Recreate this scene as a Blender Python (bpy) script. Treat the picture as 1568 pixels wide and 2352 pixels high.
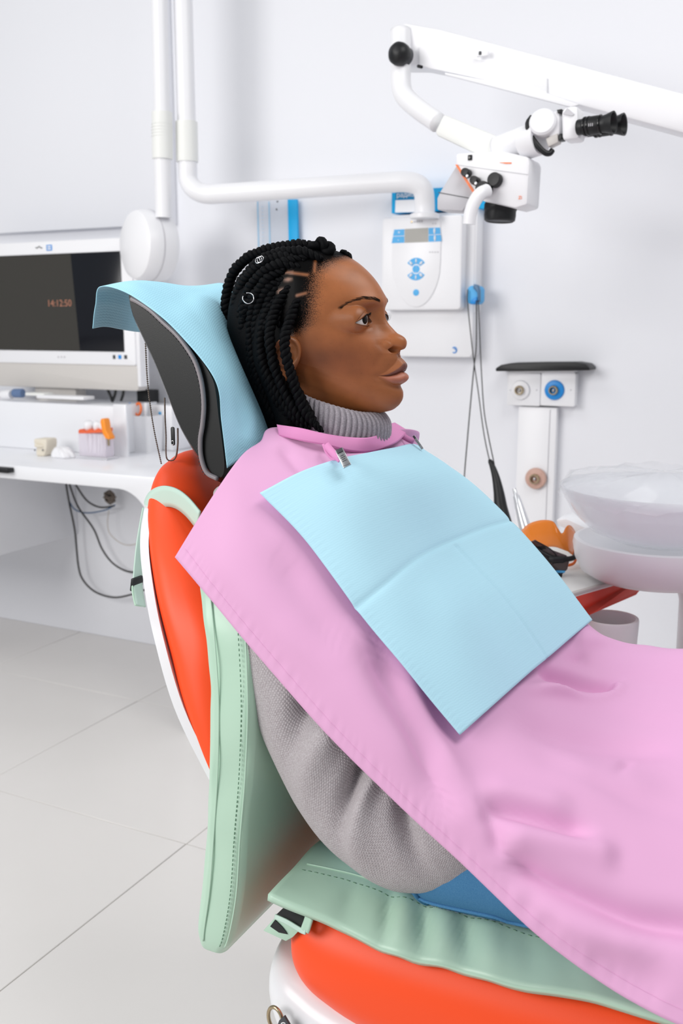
import bpy, bmesh, math, random
import numpy as np
from mathutils import Vector, Matrix
from math import sin, cos, pi, radians, atan, sqrt, exp

for o in list(bpy.data.objects):
    bpy.data.objects.remove(o, do_unlink=True)
random.seed(7)
rng = np.random.default_rng(7)
SC = bpy.context.scene
COL = SC.collection

# ------------------------------------------------------------------ camera
FPX, CX, CY, HORIZON = 2250.0, 784.0, 1176.0, 745.0     # focal length and horizon in pixels of the 1568 x 2352 frame
PITCH = atan((CY - HORIZON) / FPX)
YAW = radians(26.76)
CAMZ = 1.25
cam_d = bpy.data.cameras.new('camera')
cam = bpy.data.objects.new('camera', cam_d)
COL.objects.link(cam)
cam_d.sensor_fit = 'VERTICAL'
cam_d.sensor_height = 36.0
cam_d.sensor_width = 24.0
cam_d.lens = 36.0 * FPX / 2352.0
cam_d.clip_start = 0.02
cam_d.dof.use_dof = True
cam_d.dof.focus_distance = 1.36
cam_d.dof.aperture_fstop = 6.3
cam.location = (0, 0, CAMZ)
cam.rotation_euler = (pi / 2 - PITCH, 0, YAW)
SC.camera = cam

# ------------------------------------------------------------------ world, lights, exposure
w = bpy.data.worlds.new('world')
SC.world = w
w.use_nodes = True
w.node_tree.nodes['Background'].inputs[0].default_value = (0.93, 0.96, 1.0, 1)
w.node_tree.nodes['Background'].inputs[1].default_value = 0.46


def area_light(name, loc, target, sx, sy, power, color):
    d = bpy.data.lights.new(name, 'AREA')
    d.shape = 'RECTANGLE'
    d.size, d.size_y, d.energy, d.color = sx, sy, power, color
    o = bpy.data.objects.new(name, d)
    COL.objects.link(o)
    o.location = loc
    o.rotation_euler = (Vector(target) - Vector(loc)).to_track_quat('-Z', 'Y').to_euler()
    return o


area_light('window_light', (-2.6, -1.6, 2.3), (-0.6, 1.4, 0.9), 2.2, 1.6, 105, (1.0, 0.98, 0.96))
area_light('ceiling_light', (0.5, 1.3, 3.0), (-0.3, 1.4, 0.9), 1.6, 1.0, 30, (1.0, 0.99, 0.97))
area_light('ceiling_light_rear', (-2.2, 1.0, 3.0), (-2.2, 1.3, 0.0), 1.4, 1.4, 16, (1.0, 0.99, 0.98))
SC.view_settings.view_transform = 'Standard'
SC.view_settings.look = 'None'
SC.view_settings.exposure = -0.16
SC.view_settings.gamma = 1.0
SC.view_settings.use_curve_mapping = False

# ------------------------------------------------------------------ placing helpers
_F = np.array([-sin(YAW) * cos(PITCH), cos(YAW) * cos(PITCH), -sin(PITCH)])
_R = np.array([cos(YAW), sin(YAW), 0.0])
_U = np.cross(_R, _F)
_O = np.array([0, 0, CAMZ])


def ray(x, y):
    return _F + _R * (x - CX) / FPX - _U * (y - CY) / FPX


def aty(x, y, Y):
    """point of the room seen at pixel (x, y) on the plane at depth Y"""
    r = ray(x, y)
    return _O + r * (Y / r[1])


def atx(x, y, X):
    r = ray(x, y)
    return _O + r * (X / r[0])


def atz(x, y, Z):
    r = ray(x, y)
    return _O + r * ((Z - CAMZ) / r[2])


def srgb(r, g=None, b=None):
    if g is None:
        h = r.lstrip('#')
        r, g, b = (int(h[i:i + 2], 16) for i in (0, 2, 4))
    f = lambda c: (c / 255 / 12.92) if c / 255 <= 0.04045 else ((c / 255 + 0.055) / 1.055) ** 2.4
    return (f(r), f(g), f(b), 1.0)


# ------------------------------------------------------------------ materials
MATS = {}


def mat(name, col, rough=0.5, spec=0.5, metal=0.0, bump=None, alpha=None, trans=0.0, ior=1.45, coat=0.0, sss=0.0,
        emit=None, sheen=0.0, vary=None):
    """bump: (noise scale, strength, distance); vary: (noise scale, amount) for a slight unevenness of the colour"""
    m = bpy.data.materials.new(name)
    m.use_nodes = True
    nt = m.node_tree
    b = nt.nodes['Principled BSDF']
    b.inputs['Base Color'].default_value = col
    b.inputs['Roughness'].default_value = rough
    b.inputs['Specular IOR Level'].default_value = spec
    b.inputs['Metallic'].default_value = metal
    b.inputs['IOR'].default_value = ior
    if trans: b.inputs['Transmission Weight'].default_value = trans
    if coat: b.inputs['Coat Weight'].default_value = coat
    if alpha is not None: b.inputs['Alpha'].default_value = alpha
    if sheen:
        b.inputs['Sheen Weight'].default_value = sheen
        b.inputs['Sheen Roughness'].default_value = 0.4
    if sss:
        b.inputs['Subsurface Weight'].default_value = sss
        b.inputs['Subsurface Radius'].default_value = (0.9, 0.35, 0.2)
        b.inputs['Subsurface Scale'].default_value = 0.006
    if emit:
        b.inputs['Emission Color'].default_value = emit[0]
        b.inputs['Emission Strength'].default_value = emit[1]
    if bump or vary:
        tc = nt.nodes.new('ShaderNodeTexCoord')
    if bump:
        n = nt.nodes.new('ShaderNodeTexNoise')
        n.inputs['Scale'].default_value = bump[0]
        n.inputs['Detail'].default_value = 3
        nt.links.new(tc.outputs['Object'], n.inputs['Vector'])
        bp = nt.nodes.new('ShaderNodeBump')
        bp.inputs['Strength'].default_value = bump[1]
        bp.inputs['Distance'].default_value = bump[2]
        nt.links.new(n.outputs['Fac'], bp.inputs['Height'])
        nt.links.new(bp.outputs['Normal'], b.inputs['Normal'])
    if vary:
        n2 = nt.nodes.new('ShaderNodeTexNoise')
        n2.inputs['Scale'].default_value = vary[0]
        n2.inputs['Detail'].default_value = 4
        nt.links.new(tc.outputs['Object'], n2.inputs['Vector'])
        mr = nt.nodes.new('ShaderNodeMapRange')
        mr.inputs['To Min'].default_value = 1 - vary[1]
        mr.inputs['To Max'].default_value = 1 + vary[1]
        nt.links.new(n2.outputs['Fac'], mr.inputs['Value'])
        mx = nt.nodes.new('ShaderNodeMix')
        mx.data_type = 'RGBA'
        mx.blend_type = 'MULTIPLY'
        mx.inputs['Factor'].default_value = 1.0
        mx.inputs['A'].default_value = col
        nt.links.new(mr.outputs['Result'], mx.inputs['B'])
        nt.links.new(mx.outputs['Result'], b.inputs['Base Color'])
    MATS[name] = m
    return m


M_WALL = mat('wall_paint', srgb(236, 237, 242), 0.7, 0.3, bump=(260, 0.04, 0.001))
M_FLOOR = mat('floor_tile', srgb(226, 223, 220), 0.26, 0.5, vary=(3.0, 0.03))
M_GROUT = mat('grout', srgb(196, 191, 186), 0.8)
M_WHITE = mat('white_plastic', srgb(240, 240, 243), 0.35, 0.5)
M_WHITE2 = mat('white_lacquer', srgb(238, 239, 243), 0.22, 0.5)
M_CREAM = mat('off_white_plastic', srgb(236, 237, 234), 0.5)
M_GREYP = mat('light_grey_plastic', srgb(196, 195, 200), 0.4)
M_BEIGE = mat('beige_grey_plastic', srgb(204, 200, 196), 0.45)
M_BLACK = mat('black_rubber', srgb(16, 17, 20), 0.45, 0.5)
M_BLACKG = mat('black_gloss', srgb(8, 9, 12), 0.15, 0.5)
M_BLUE = mat('blue_plastic', srgb(28, 140, 220), 0.4)
M_SKYBLUE = mat('sky_blue_print', srgb(82, 176, 234), 0.5)
M_CYAN = mat('cyan_card', srgb(0, 168, 228), 0.5)
M_ORANGE = mat('orange_plastic', srgb(246, 120, 50), 0.4)
M_REDP = mat('red_lacquer', srgb(216, 62, 42), 0.3)
M_GREYD = mat('dark_grey_plastic', srgb(66, 68, 72), 0.45)
M_STEEL = mat('brushed_steel', srgb(190, 190, 192), 0.28, 0.5, metal=1.0)
M_BRASS = mat('nickel_brass', srgb(176, 160, 132), 0.3, 0.5, metal=1.0)
M_RED = mat('red_leather', srgb(255, 82, 32), 0.42, 0.4, bump=(900, 0.12, 0.0004))
M_MINT = mat('mint_leather', srgb(184, 215, 194), 0.34, 0.45, bump=(14, 0.18, 0.006))
M_MINTL = mat('pale_mint_leather', srgb(196, 221, 208), 0.36, 0.45, bump=(700, 0.08, 0.0004))
M_BLACKL = mat('black_leather', srgb(22, 23, 23), 0.36, 0.5, bump=(700, 0.12, 0.0004))
M_PIPING = mat('grey_piping', srgb(140, 134, 138), 0.35)
M_CABLE = mat('cable_rubber', srgb(46, 45, 44), 0.5)


# ------------------------------------------------------------------ mesh helpers
def catmull(pts, n, closed=False):
    """n points on a Catmull-Rom curve through pts (any dimension), evenly spaced in parameter"""
    P = np.asarray(pts, float)
    k = len(P)
    if closed:
        t = np.linspace(0, k, n, endpoint=False)
    else:
        t = np.linspace(0, k - 1, n)
    i = np.floor(t).astype(int)
    if not closed: i = np.minimum(i, k - 2)
    u = (t - i)[:, None]
    if closed:
        g = lambda j: P[j % k]
    else:
        ext = np.vstack([2 * P[0] - P[1], P, 2 * P[-1] - P[-2]])
        g = lambda j: ext[j + 1]
    a, b, c, d = g(i - 1), g(i), g(i + 1), g(i + 2)
    return 0.5 * ((2 * b) + (-a + c) * u + (2 * a - 5 * b + 4 * c - d) * u ** 2 + (-a + 3 * b - 3 * c + d) * u ** 3)


def resample(P, n):
    P = np.asarray(P, float)
    d = np.r_[0, np.cumsum(np.linalg.norm(np.diff(P, axis=0), axis=1))]
    t = np.linspace(0, d[-1], n)
    return np.stack([np.interp(t, d, P[:, k]) for k in range(P.shape[1])], 1)


def net(ctrl, nu, nv):
    """smooth surface through a control net [rows][cols][3]"""
    C = np.asarray(ctrl, float)
    A = np.stack([catmull(C[:, j], nu) for j in range(C.shape[1])], 1)
    return np.stack([catmull(A[i], nv) for i in range(nu)], 0)


def smoothstep(a, b, x):
    t = np.clip((x - a) / (b - a), 0, 1)
    return t * t * (3 - 2 * t)


class MB:
    """collects shapes for one mesh"""
    def __init__(s):
        s.v, s.f, s.uv = [], [], None

    def add(s, verts, faces):
        k = len(s.v)
        s.v.extend([tuple(map(float, p)) for p in verts])
        s.f.extend([tuple(i + k for i in f) for f in faces])
        return s

    def grid(s, P, cu=False, cv=False, flip=False):
        P = np.asarray(P, float)
        n, m = P.shape[:2]
        fs = []
        for i in range(n if cu else n - 1):
            for j in range(m if cv else m - 1):
                a, b = i * m + j, i * m + (j + 1) % m
                c, d = ((i + 1) % n) * m + (j + 1) % m, ((i + 1) % n) * m + j
                fs.append((a, d, c, b) if flip else (a, b, c, d))
        return s.add(P.reshape(-1, 3), fs)

    def tube(s, path, r, seg=12, cap=True, closed=False):
        P = np.asarray(path, float)
        n = len(P)
        r = np.broadcast_to(np.asarray(r, float), (n,))
        T = np.gradient(P, axis=0) if not closed else (np.roll(P, -1, 0) - np.roll(P, 1, 0))
        T /= np.linalg.norm(T, axis=1)[:, None] + 1e-12
        N = np.zeros_like(P)
        a = np.array([0, 0, 1.0]) if abs(T[0][2]) < 0.9 else np.array([1.0, 0, 0])
        N[0] = np.cross(T[0], a)
        N[0] /= np.linalg.norm(N[0])
        for i in range(1, n):
            v = N[i - 1] - T[i] * np.dot(N[i - 1], T[i])
            N[i] = v / (np.linalg.norm(v) + 1e-12)
        B = np.cross(T, N)
        ang = np.linspace(0, 2 * pi, seg, endpoint=False)
        R = P[:, None] + r[:, None, None] * (N[:, None] * np.cos(ang)[None, :, None] + B[:, None] * np.sin(ang)[None, :, None])
        k = len(s.v)
        s.grid(R, cu=closed, cv=True)
        if cap and not closed:
            s.f.append(tuple(k + j for j in range(seg))[::-1])
            s.f.append(tuple(k + (n - 1) * seg + j for j in range(seg)))
        return s

    def lathe(s, prof, origin=(0, 0, 0), axis=(0, 0, 1), seg=32, sx=1.0):
        """prof: list of (radius, height along axis)"""
        ax = Vector(axis).normalized()
        q = ax.to_track_quat('Z', 'Y')
        prof = np.asarray(prof, float)
        ang = np.linspace(0, 2 * pi, seg, endpoint=False)
        R = np.zeros((len(prof), seg, 3))
        M = np.array(q.to_matrix())
        for i, (r, h) in enumerate(prof):
            L = np.stack([r * np.cos(ang) * sx, r * np.sin(ang), np.full(seg, h)], 1)
            R[i] = L @ M.T + np.asarray(origin)
        k = len(s.v)
        s.grid(R, cv=True)
        if prof[0][0] > 1e-6: s.f.append(tuple(k + j for j in range(seg))[::-1])
        if prof[-1][0] > 1e-6: s.f.append(tuple(k + (len(prof) - 1) * seg + j for j in range(seg)))
        return s

    def bm(s, bm):
        bm.verts.ensure_lookup_table()
        bm.verts.index_update()
        s.add([v.co for v in bm.verts], [[v.index for v in f.verts] for f in bm.faces])
        bm.free()
        return s

    def box(s, c, size, bev=0.003, seg=2, rot=None):
        bm = bmesh.new()
        bmesh.ops.create_cube(bm, size=1)
        bmesh.ops.scale(bm, vec=size, verts=bm.verts)
        if bev: bmesh.ops.bevel(bm, geom=bm.edges[:], offset=min(bev, min(size) * 0.49), segments=seg, affect='EDGES', profile=0.5)
        if rot is not None: bmesh.ops.rotate(bm, verts=bm.verts, matrix=Matrix(rot) if not isinstance(rot, Matrix) else rot)
        bmesh.ops.translate(bm, vec=c, verts=bm.verts)
        return s.bm(bm)

    def prism(s, pts, depth, bev=0.0, seg=2):
        """pts: planar 3-D outline, depth: 3-D extrusion vector"""
        bm = bmesh.new()
        d = Vector(depth)
        a = [bm.verts.new(Vector(p)) for p in pts]
        f = bm.faces.new(a)
        r = bmesh.ops.extrude_face_region(bm, geom=[f])
        bmesh.ops.translate(bm, vec=d, verts=[g for g in r['geom'] if isinstance(g, bmesh.types.BMVert)])
        bmesh.ops.recalc_face_normals(bm, faces=bm.faces)
        if bev:
            es = [e for e in bm.edges if len(e.link_faces) == 2 and e.calc_face_angle(0) > 0.6]
            bmesh.ops.bevel(bm, geom=es, offset=bev, segments=seg, affect='EDGES', profile=0.5)
        return s.bm(bm)

    def loft(s, rings, cap=True):
        R = np.asarray(rings, float)
        k = len(s.v)
        n, m = R.shape[:2]
        s.grid(R, cv=True)
        if cap:
            s.f.append(tuple(k + j for j in range(m))[::-1])
            s.f.append(tuple(k + (n - 1) * m + j for j in range(m)))
        return s

    def build(s, name, material, parent=None, smooth=True, sharp=38, fix=True):
        me = bpy.data.meshes.new(name)
        me.from_pydata(s.v, [], s.f)
        me.update()
        if fix:
            bm = bmesh.new()
            bm.from_mesh(me)
            bmesh.ops.recalc_face_normals(bm, faces=bm.faces)
            bm.to_mesh(me)
            bm.free()
        if smooth:
            me.shade_smooth()
            if sharp: me.set_sharp_from_angle(angle=radians(sharp))
        return link(name, me, material, parent)


def worldloc(o):
    return o.location if o.parent is None else Vector((0, 0, 0))


def link(name, me, material, parent=None):
    o = bpy.data.objects.new(name, me)
    COL.objects.link(o)
    if material is not None:
        for m in (material if isinstance(material, (list, tuple)) else [material]):
            me.materials.append(m)
    if parent is not None:
        o.parent = parent
        o.matrix_parent_inverse = Matrix.Translation(-worldloc(parent))
    return o


def tag(o, label=None, cat=None, group=None, kind=None):
    if label: o['label'] = label
    if cat: o['category'] = cat
    if group: o['group'] = group
    if kind: o['kind'] = kind
    return o


def empty(name, loc, label=None, cat=None, group=None):
    o = bpy.data.objects.new(name, None)
    COL.objects.link(o)
    o.empty_display_size = 0.05
    o.location = loc
    return tag(o, label, cat, group)


def text(name, body, size, origin, ux, uy, material, parent=None, depth=0.0006, align='CENTER'):
    """flat lettering: a font curve turned into a mesh, lying in the plane ux, uy"""
    cu = bpy.data.curves.new(name, 'FONT')
    cu.body = body
    cu.size = size
    cu.extrude = depth / 2
    cu.align_x = align
    cu.align_y = 'CENTER'
    cu.resolution_u = 3
    t = bpy.data.objects.new(name + '_tmp', cu)
    COL.objects.link(t)
    bpy.context.view_layer.update()
    dg = bpy.context.evaluated_depsgraph_get()
    me = bpy.data.meshes.new_from_object(t.evaluated_get(dg))
    bpy.data.objects.remove(t, do_unlink=True)
    ux, uy = Vector(ux).normalized(), Vector(uy).normalized()
    uz = ux.cross(uy)
    m = Matrix((ux, uy, uz)).transposed().to_4x4()
    m.translation = Vector(origin)
    me.transform(m)
    me.materials.clear()
    return link(name, me, material, parent)


def rrect(cx, cy, w_, h_, r, n=6):
    """rounded rectangle outline, counter-clockwise"""
    out = []
    for sx, sy, a0 in ((1, 1, 0), (-1, 1, pi / 2), (-1, -1, pi), (1, -1, 3 * pi / 2)):
        for k in range(n + 1):
            a = a0 + pi / 2 * k / n
            out.append((cx + sx * (w_ / 2 - r) + r * cos(a), cy + sy * (h_ / 2 - r) + r * sin(a)))
    return out
# ------------------------------------------------------------------ the room
WY = 2.987                                   # face of the back wall
tag(MB().box((-1.0, WY + .06, 1.6), (9.0, .12, 3.2), 0).build('wall_back', M_WALL, None, smooth=False), kind='structure')
# boxed-in part of the wall above the monitor
b0 = aty(0, 536, WY - .035)
MB_ = MB().box(((-5.5 - 2.165) / 2, WY - .0175, (b0[2] + 3.2) / 2), (5.5 - 2.165, .035, 3.2 - b0[2]), .004)
tag(MB_.build('trim_1', M_WALL, None), kind='structure')
floor = tag(MB().box((-1.0, .5, -.03), (9.0, 5.0, .05), 0).build('floor', M_GROUT, None, smooth=False), kind='structure')
TX, TY, TS = -1.332, 1.797, .692
tile_me = None
for i in range(-5, 6):
    for j in range(-5, 2):
        x0, y0 = TX + i * TS, TY + j * TS
        x1, y1 = min(x0 + TS, 3.4), min(y0 + TS, WY)
        x0, y0 = max(x0, -5.4), max(y0, -1.95)
        if x1 - x0 < .05 or y1 - y0 < .05: continue
        full = abs(x1 - x0 - TS) < 1e-6 and abs(y1 - y0 - TS) < 1e-6
        g = .0011
        if full:
            if tile_me is None:
                o = MB().box((0, 0, 0), (TS - 2 * g, TS - 2 * g, .01), .0012, 1).build('tile', M_FLOOR, None)
                tile_me = o.data
            else:
                o = bpy.data.objects.new('tile', tile_me)
                COL.objects.link(o)
        else:
            o = MB().box((0, 0, 0), (x1 - x0 - 2 * g, y1 - y0 - 2 * g, .01), .0012, 1).build('tile', M_FLOOR, None)
        o.parent = floor
        o.location = ((x0 + x1) / 2, (y0 + y1) / 2, -.005)
# ------------------------------------------------------------------ the patient: body, head and face
HX, HY, HZ = -0.69, 1.29, 1.25          # middle of the head between the ears, at eye height; she faces +X


def skin_material():
    m = bpy.data.materials.new('skin')
    m.use_nodes = True
    nt = m.node_tree
    b = nt.nodes['Principled BSDF']
    b.inputs['Roughness'].default_value = 0.42
    b.inputs['Specular IOR Level'].default_value = 0.42
    b.inputs['Subsurface Weight'].default_value = 0.12
    b.inputs['Subsurface Radius'].default_value = (0.9, 0.35, 0.2)
    b.inputs['Subsurface Scale'].default_value = 0.004
    at = nt.nodes.new('ShaderNodeVertexColor')
    at.layer_name = 'tone'
    tc = nt.nodes.new('ShaderNodeTexCoord')
    n = nt.nodes.new('ShaderNodeTexNoise')
    n.inputs['Scale'].default_value = 34
    n.inputs['Detail'].default_value = 5
    nt.links.new(tc.outputs['Object'], n.inputs['Vector'])
    mr = nt.nodes.new('ShaderNodeMapRange')
    mr.inputs['From Min'].default_value = 0.3
    mr.inputs['From Max'].default_value = 0.7
    mr.inputs['To Min'].default_value = 0.86
    mr.inputs['To Max'].default_value = 1.10
    nt.links.new(n.outputs['Fac'], mr.inputs['Value'])
    mx = nt.nodes.new('ShaderNodeMix')
    mx.data_type = 'RGBA'
    mx.blend_type = 'MULTIPLY'
    mx.inputs['Factor'].default_value = 1.0
    nt.links.new(at.outputs['Color'], mx.inputs['A'])
    nt.links.new(mr.outputs['Result'], mx.inputs['B'])
    bw = nt.nodes.new('ShaderNodeRGBToBW')
    ms = nt.nodes.new('ShaderNodeMapRange')
    ms.inputs['From Min'].default_value = 0.004
    ms.inputs['From Max'].default_value = 0.06
    ms.inputs['To Min'].default_value = 0.05
    ms.inputs['To Max'].default_value = 0.42
    nt.links.new(bw.outputs['Val'], ms.inputs['Value'])
    nt.links.new(ms.outputs['Result'], b.inputs['Specular IOR Level'])
    # small blemishes
    v = nt.nodes.new('ShaderNodeTexVoronoi')
    v.inputs['Scale'].default_value = 150
    nt.links.new(tc.outputs['Object'], v.inputs['Vector'])
    r2 = nt.nodes.new('ShaderNodeMapRange')
    r2.inputs['From Min'].default_value = 0.06
    r2.inputs['From Max'].default_value = 0.16
    r2.inputs['To Min'].default_value = 0.74
    r2.inputs['To Max'].default_value = 1.0
    nt.links.new(v.outputs['Distance'], r2.inputs['Value'])
    mx2 = nt.nodes.new('ShaderNodeMix')
    mx2.data_type = 'RGBA'
    mx2.blend_type = 'MULTIPLY'
    mx2.inputs['Factor'].default_value = 0.55
    nt.links.new(mx.outputs['Result'], mx2.inputs['A'])
    nt.links.new(r2.outputs['Result'], mx2.inputs['B'])
    # cropped hair speckles the skin towards the hairline; partings stay bare
    hm = nt.nodes.new('ShaderNodeVertexColor')
    hm.layer_name = 'hairmask'
    sp = nt.nodes.new('ShaderNodeSeparateColor')
    nt.links.new(hm.outputs['Color'], sp.inputs['Color'])
    hn = nt.nodes.new('ShaderNodeTexNoise')
    hn.inputs['Scale'].default_value = 950
    hn.inputs['Detail'].default_value = 2
    nt.links.new(tc.outputs['Object'], hn.inputs['Vector'])
    ad = nt.nodes.new('ShaderNodeMath')
    ad.operation = 'MULTIPLY_ADD'
    nt.links.new(hn.outputs['Fac'], ad.inputs[0])
    ad.inputs[1].default_value = 0.9
    nt.links.new(sp.outputs['Red'], ad.inputs[2])
    hr = nt.nodes.new('ShaderNodeMapRange')
    hr.inputs['From Min'].default_value = 0.74
    hr.inputs['From Max'].default_value = 1.10
    nt.links.new(ad.outputs['Value'], hr.inputs['Value'])
    pm = nt.nodes.new('ShaderNodeMath')
    pm.operation = 'MULTIPLY_ADD'
    nt.links.new(sp.outputs['Green'], pm.inputs[0])
    pm.inputs[1].default_value = -0.72
    pm.inputs[2].default_value = 1.0
    pr_ = nt.nodes.new('ShaderNodeMath')
    pr_.operation = 'MULTIPLY'
    nt.links.new(hr.outputs['Result'], pr_.inputs[0])
    nt.links.new(pm.outputs['Value'], pr_.inputs[1])
    mh = nt.nodes.new('ShaderNodeMix')
    mh.data_type = 'RGBA'
    nt.links.new(pr_.outputs['Value'], mh.inputs['Factor'])
    nt.links.new(mx2.outputs['Result'], mh.inputs['A'])
    mh.inputs['B'].default_value = (.0032, .0030, .0032, 1)
    nt.links.new(mh.outputs['Result'], b.inputs['Base Color'])
    nt.links.new(mh.outputs['Result'], bw.inputs['Color'])
    n3 = nt.nodes.new('ShaderNodeTexNoise')
    n3.inputs['Scale'].default_value = 900
    nt.links.new(tc.outputs['Object'], n3.inputs['Vector'])
    bp = nt.nodes.new('ShaderNodeBump')
    bp.inputs['Strength'].default_value = 0.12
    bp.inputs['Distance'].default_value = 0.0005
    nt.links.new(n3.outputs['Fac'], bp.inputs['Height'])
    nt.links.new(bp.outputs['Normal'], b.inputs['Normal'])
    return m


M_SKIN = skin_material()
M_HAIR = mat('black_hair', (0.0016, 0.0018, 0.0026, 1), 0.62, 0.10, bump=(900, 0.6, 0.0006))
M_EYEW = mat('eye_white', srgb(232, 226, 222), 0.12, 0.5, coat=0.5)


def curve1(tab):
    t = np.asarray(sorted(tab), float)
    x, y = t[:, 0], t[:, 1]
    dl = np.diff(y) / np.diff(x)
    h = np.diff(x)
    m = np.zeros(len(x))
    m[1:-1] = (dl[:-1] * h[1:] + dl[1:] * h[:-1]) / (h[1:] + h[:-1])
    m[0], m[-1] = dl[0], dl[-1]

    def f(z):
        """smooth curve through the table"""
        z = np.clip(z, x[0], x[-1])
        i = np.clip(np.searchsorted(x, z) - 1, 0, len(x) - 2)
        u = (z - x[i]) / h[i]
        return (2 * u ** 3 - 3 * u ** 2 + 1) * y[i] + (u ** 3 - 2 * u ** 2 + u) * h[i] * m[i] + (-2 * u ** 3 + 3 * u ** 2) * y[i + 1] + (u ** 3 - u ** 2) * h[i] * m[i + 1]
    return f


# rows of the head from the crown down; all lengths in metres relative to (HX, HY, HZ)
mid_f = curve1([(.1070, -.010), (.1045, .018), (.0990, .040), (.0895, .0585), (.075, .078), (.06, .0925), (.045, .1025), (.034, .1065), (.022, .1035),
                (.006, .1005), (-.010, .1045), (-.02, .1072), (-.03, .1102), (-.04, .1138), (-.05, .1178), (-.065, .1225), (-.0755, .1258), (-.0845, .1295),
                (-.097, .1348), (-.108, .1335), (-.116, .1275), (-.122, .117), (-.126, .100)])
wid_f = curve1([(.1070, .010), (.1045, .030), (.0990, .046), (.0895, .057), (.075, .064), (.06, .0685), (.045, .071), (.03, .0725), (0, .0735), (-.02, .0735),
                (-.035, .072), (-.05, .0685), (-.06, .0665), (-.075, .0645), (-.09, .063), (-.105, .0605), (-.116, .057), (-.122, .053), (-.126, .049)])
back_f = curve1([(.1070, .03), (.1045, .055), (.0990, .072), (.0895, .086), (.075, .096), (.06, .103), (.03, .110), (0, .110), (-.03, .102), (-.06, .088),
                 (-.09, .078), (-.11, .074), (-.126, .072)])


def G(x, s):
    return np.exp(-(x / s) ** 2)


def face_relief(q, z):
    """what the features add to the plain head, along +X; q = sideways (symmetric), z = height"""
    a = np.abs(q)
    d = np.zeros_like(q)
    # ---- nose: ridge, tip, wings, creases, nostrils
    ridge = np.interp(z, [-.042, -.034, -.026, -.020, -.015, -.008, 0, .006, .014, .024, .034],
                      [0, .009, .0185, .0225, .0215, .0175, .0125, .0097, .0062, .0025, 0])
    hw = np.interp(z, [-.045, -.036, -.028, -.02, -.01, 0, .01, .03], [.0095, .0105, .0115, .0112, .0092, .0085, .0095, .013])
    d += ridge * np.exp(-(a / hw) ** 2.4)
    d += .0028 * G(a - .0125, .006) * G(z + .019, .008)
    d -= .0016 * G(np.hypot((a - .0222) / 1.0, (z + .030) / 2.4), .0030)
    muz = np.interp(z, [-.110, -.103, -.097, -.0845, -.0755, -.065, -.055, -.047, -.040, -.034, -.028, -.018, -.008], [0, .0003, .0010, .0045, .0078, .0108, .0130, .0136, .0122, .0078, .0036, .0008, 0])
    d += muz * np.exp(-(a / .0245) ** 2.1)
    d += .0075 * G(a - .019, .017) * G(z + .031, .020) + .0042 * G(a - .030, .016) * G(z + .062, .022)
    # ---- brow, socket, cheek
    d += .0045 * G(z - .031, .010) * G(a - .024, .020)
    d -= .0050 * G(z - .018, .010) * G(a - .022, .011)
    d += .0045 * G(z + .028, .020) * G(a - .044, .017)
    d -= .0025 * G(z + .052, .016) * G(a - .044, .012)
    d += .0022 * G(z + .093, .020) * G(a - .04, .02)
    d -= .0022 * G(a - .0255 + (z + .05) * .35, .0050) * G(z + .050, .018)
    # ---- mouth
    zl = -.0650 - .0085 * np.clip(a / .0245, 0, 1.3) ** 1.15 + .0012 * G(a - .006, .004) - .0005 * G(a, .004)
    inside = np.clip(1 - (a / .0262) ** 2, 0, 1)
    up_h = .0170 * np.clip(1 - (a / .0285) ** 1.35, 0.05, 1) + .0012 * G(a - .0055, .0035)
    lo_h = .0180 * np.clip(1 - (a / .0285) ** 2.0, 0.05, 1)
    tu = (z - zl) / up_h
    tl = (zl - z) / lo_h
    bu = np.where((tu >= 0) & (tu < 1.5), np.sin(np.clip(tu / 1.15, 0, 1) ** 0.72 * pi) ** 0.9, 0)
    bl = np.where((tl > 0) & (tl < 1.4), np.sin(np.clip(tl / 1.08, 0, 1) ** 0.82 * pi) ** 0.9, 0)
    d += .0092 * bu * inside ** 0.95 + .0115 * bl * inside ** 0.62
    d -= .0024 * np.exp(-((z - zl) / .0011) ** 2) * np.clip(1.15 - (a / .0262) ** 6, 0, 1) * (a < .0275)
    d -= .0026 * G(np.hypot(a - .0270, (z + .0755) * 0.8), .0050)
    d -= .0014 * G(a, .0030) * G(z + .0475, .006)
    d -= .0022 * G(z + .0865, .0048) * np.exp(-(a / .022) ** 2)
    # ---- chin
    d += .0012 * G(z + .102, .010) * np.exp(-(a / .016) ** 2)
    # lips mask
    lipu = np.clip(1 - np.abs(tu - .30) / .44, 0, 1) * inside
    lipl = np.clip(1 - np.abs(tl - .42) / .56, 0, 1) * inside
    return d, smoothstep(0, .25, lipu), smoothstep(0, .25, lipl), zl


EYE_Q, EYE_Z, EYE_R = .0335, .0062, .0190
EYE_F = .0764                                # forward position of the eyeball's centre


def eye_open(a, z):
    t = np.clip((a - .0172) / (.0512 - .0172), 0, 1)
    h = 4 * t * (1 - t)
    zc = .0030 - .0010 * t
    up = zc + .0114 * np.sin(pi * t ** .74) ** .85
    lo = zc - .0038 * h ** .85
    return t, h, up, lo


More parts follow.
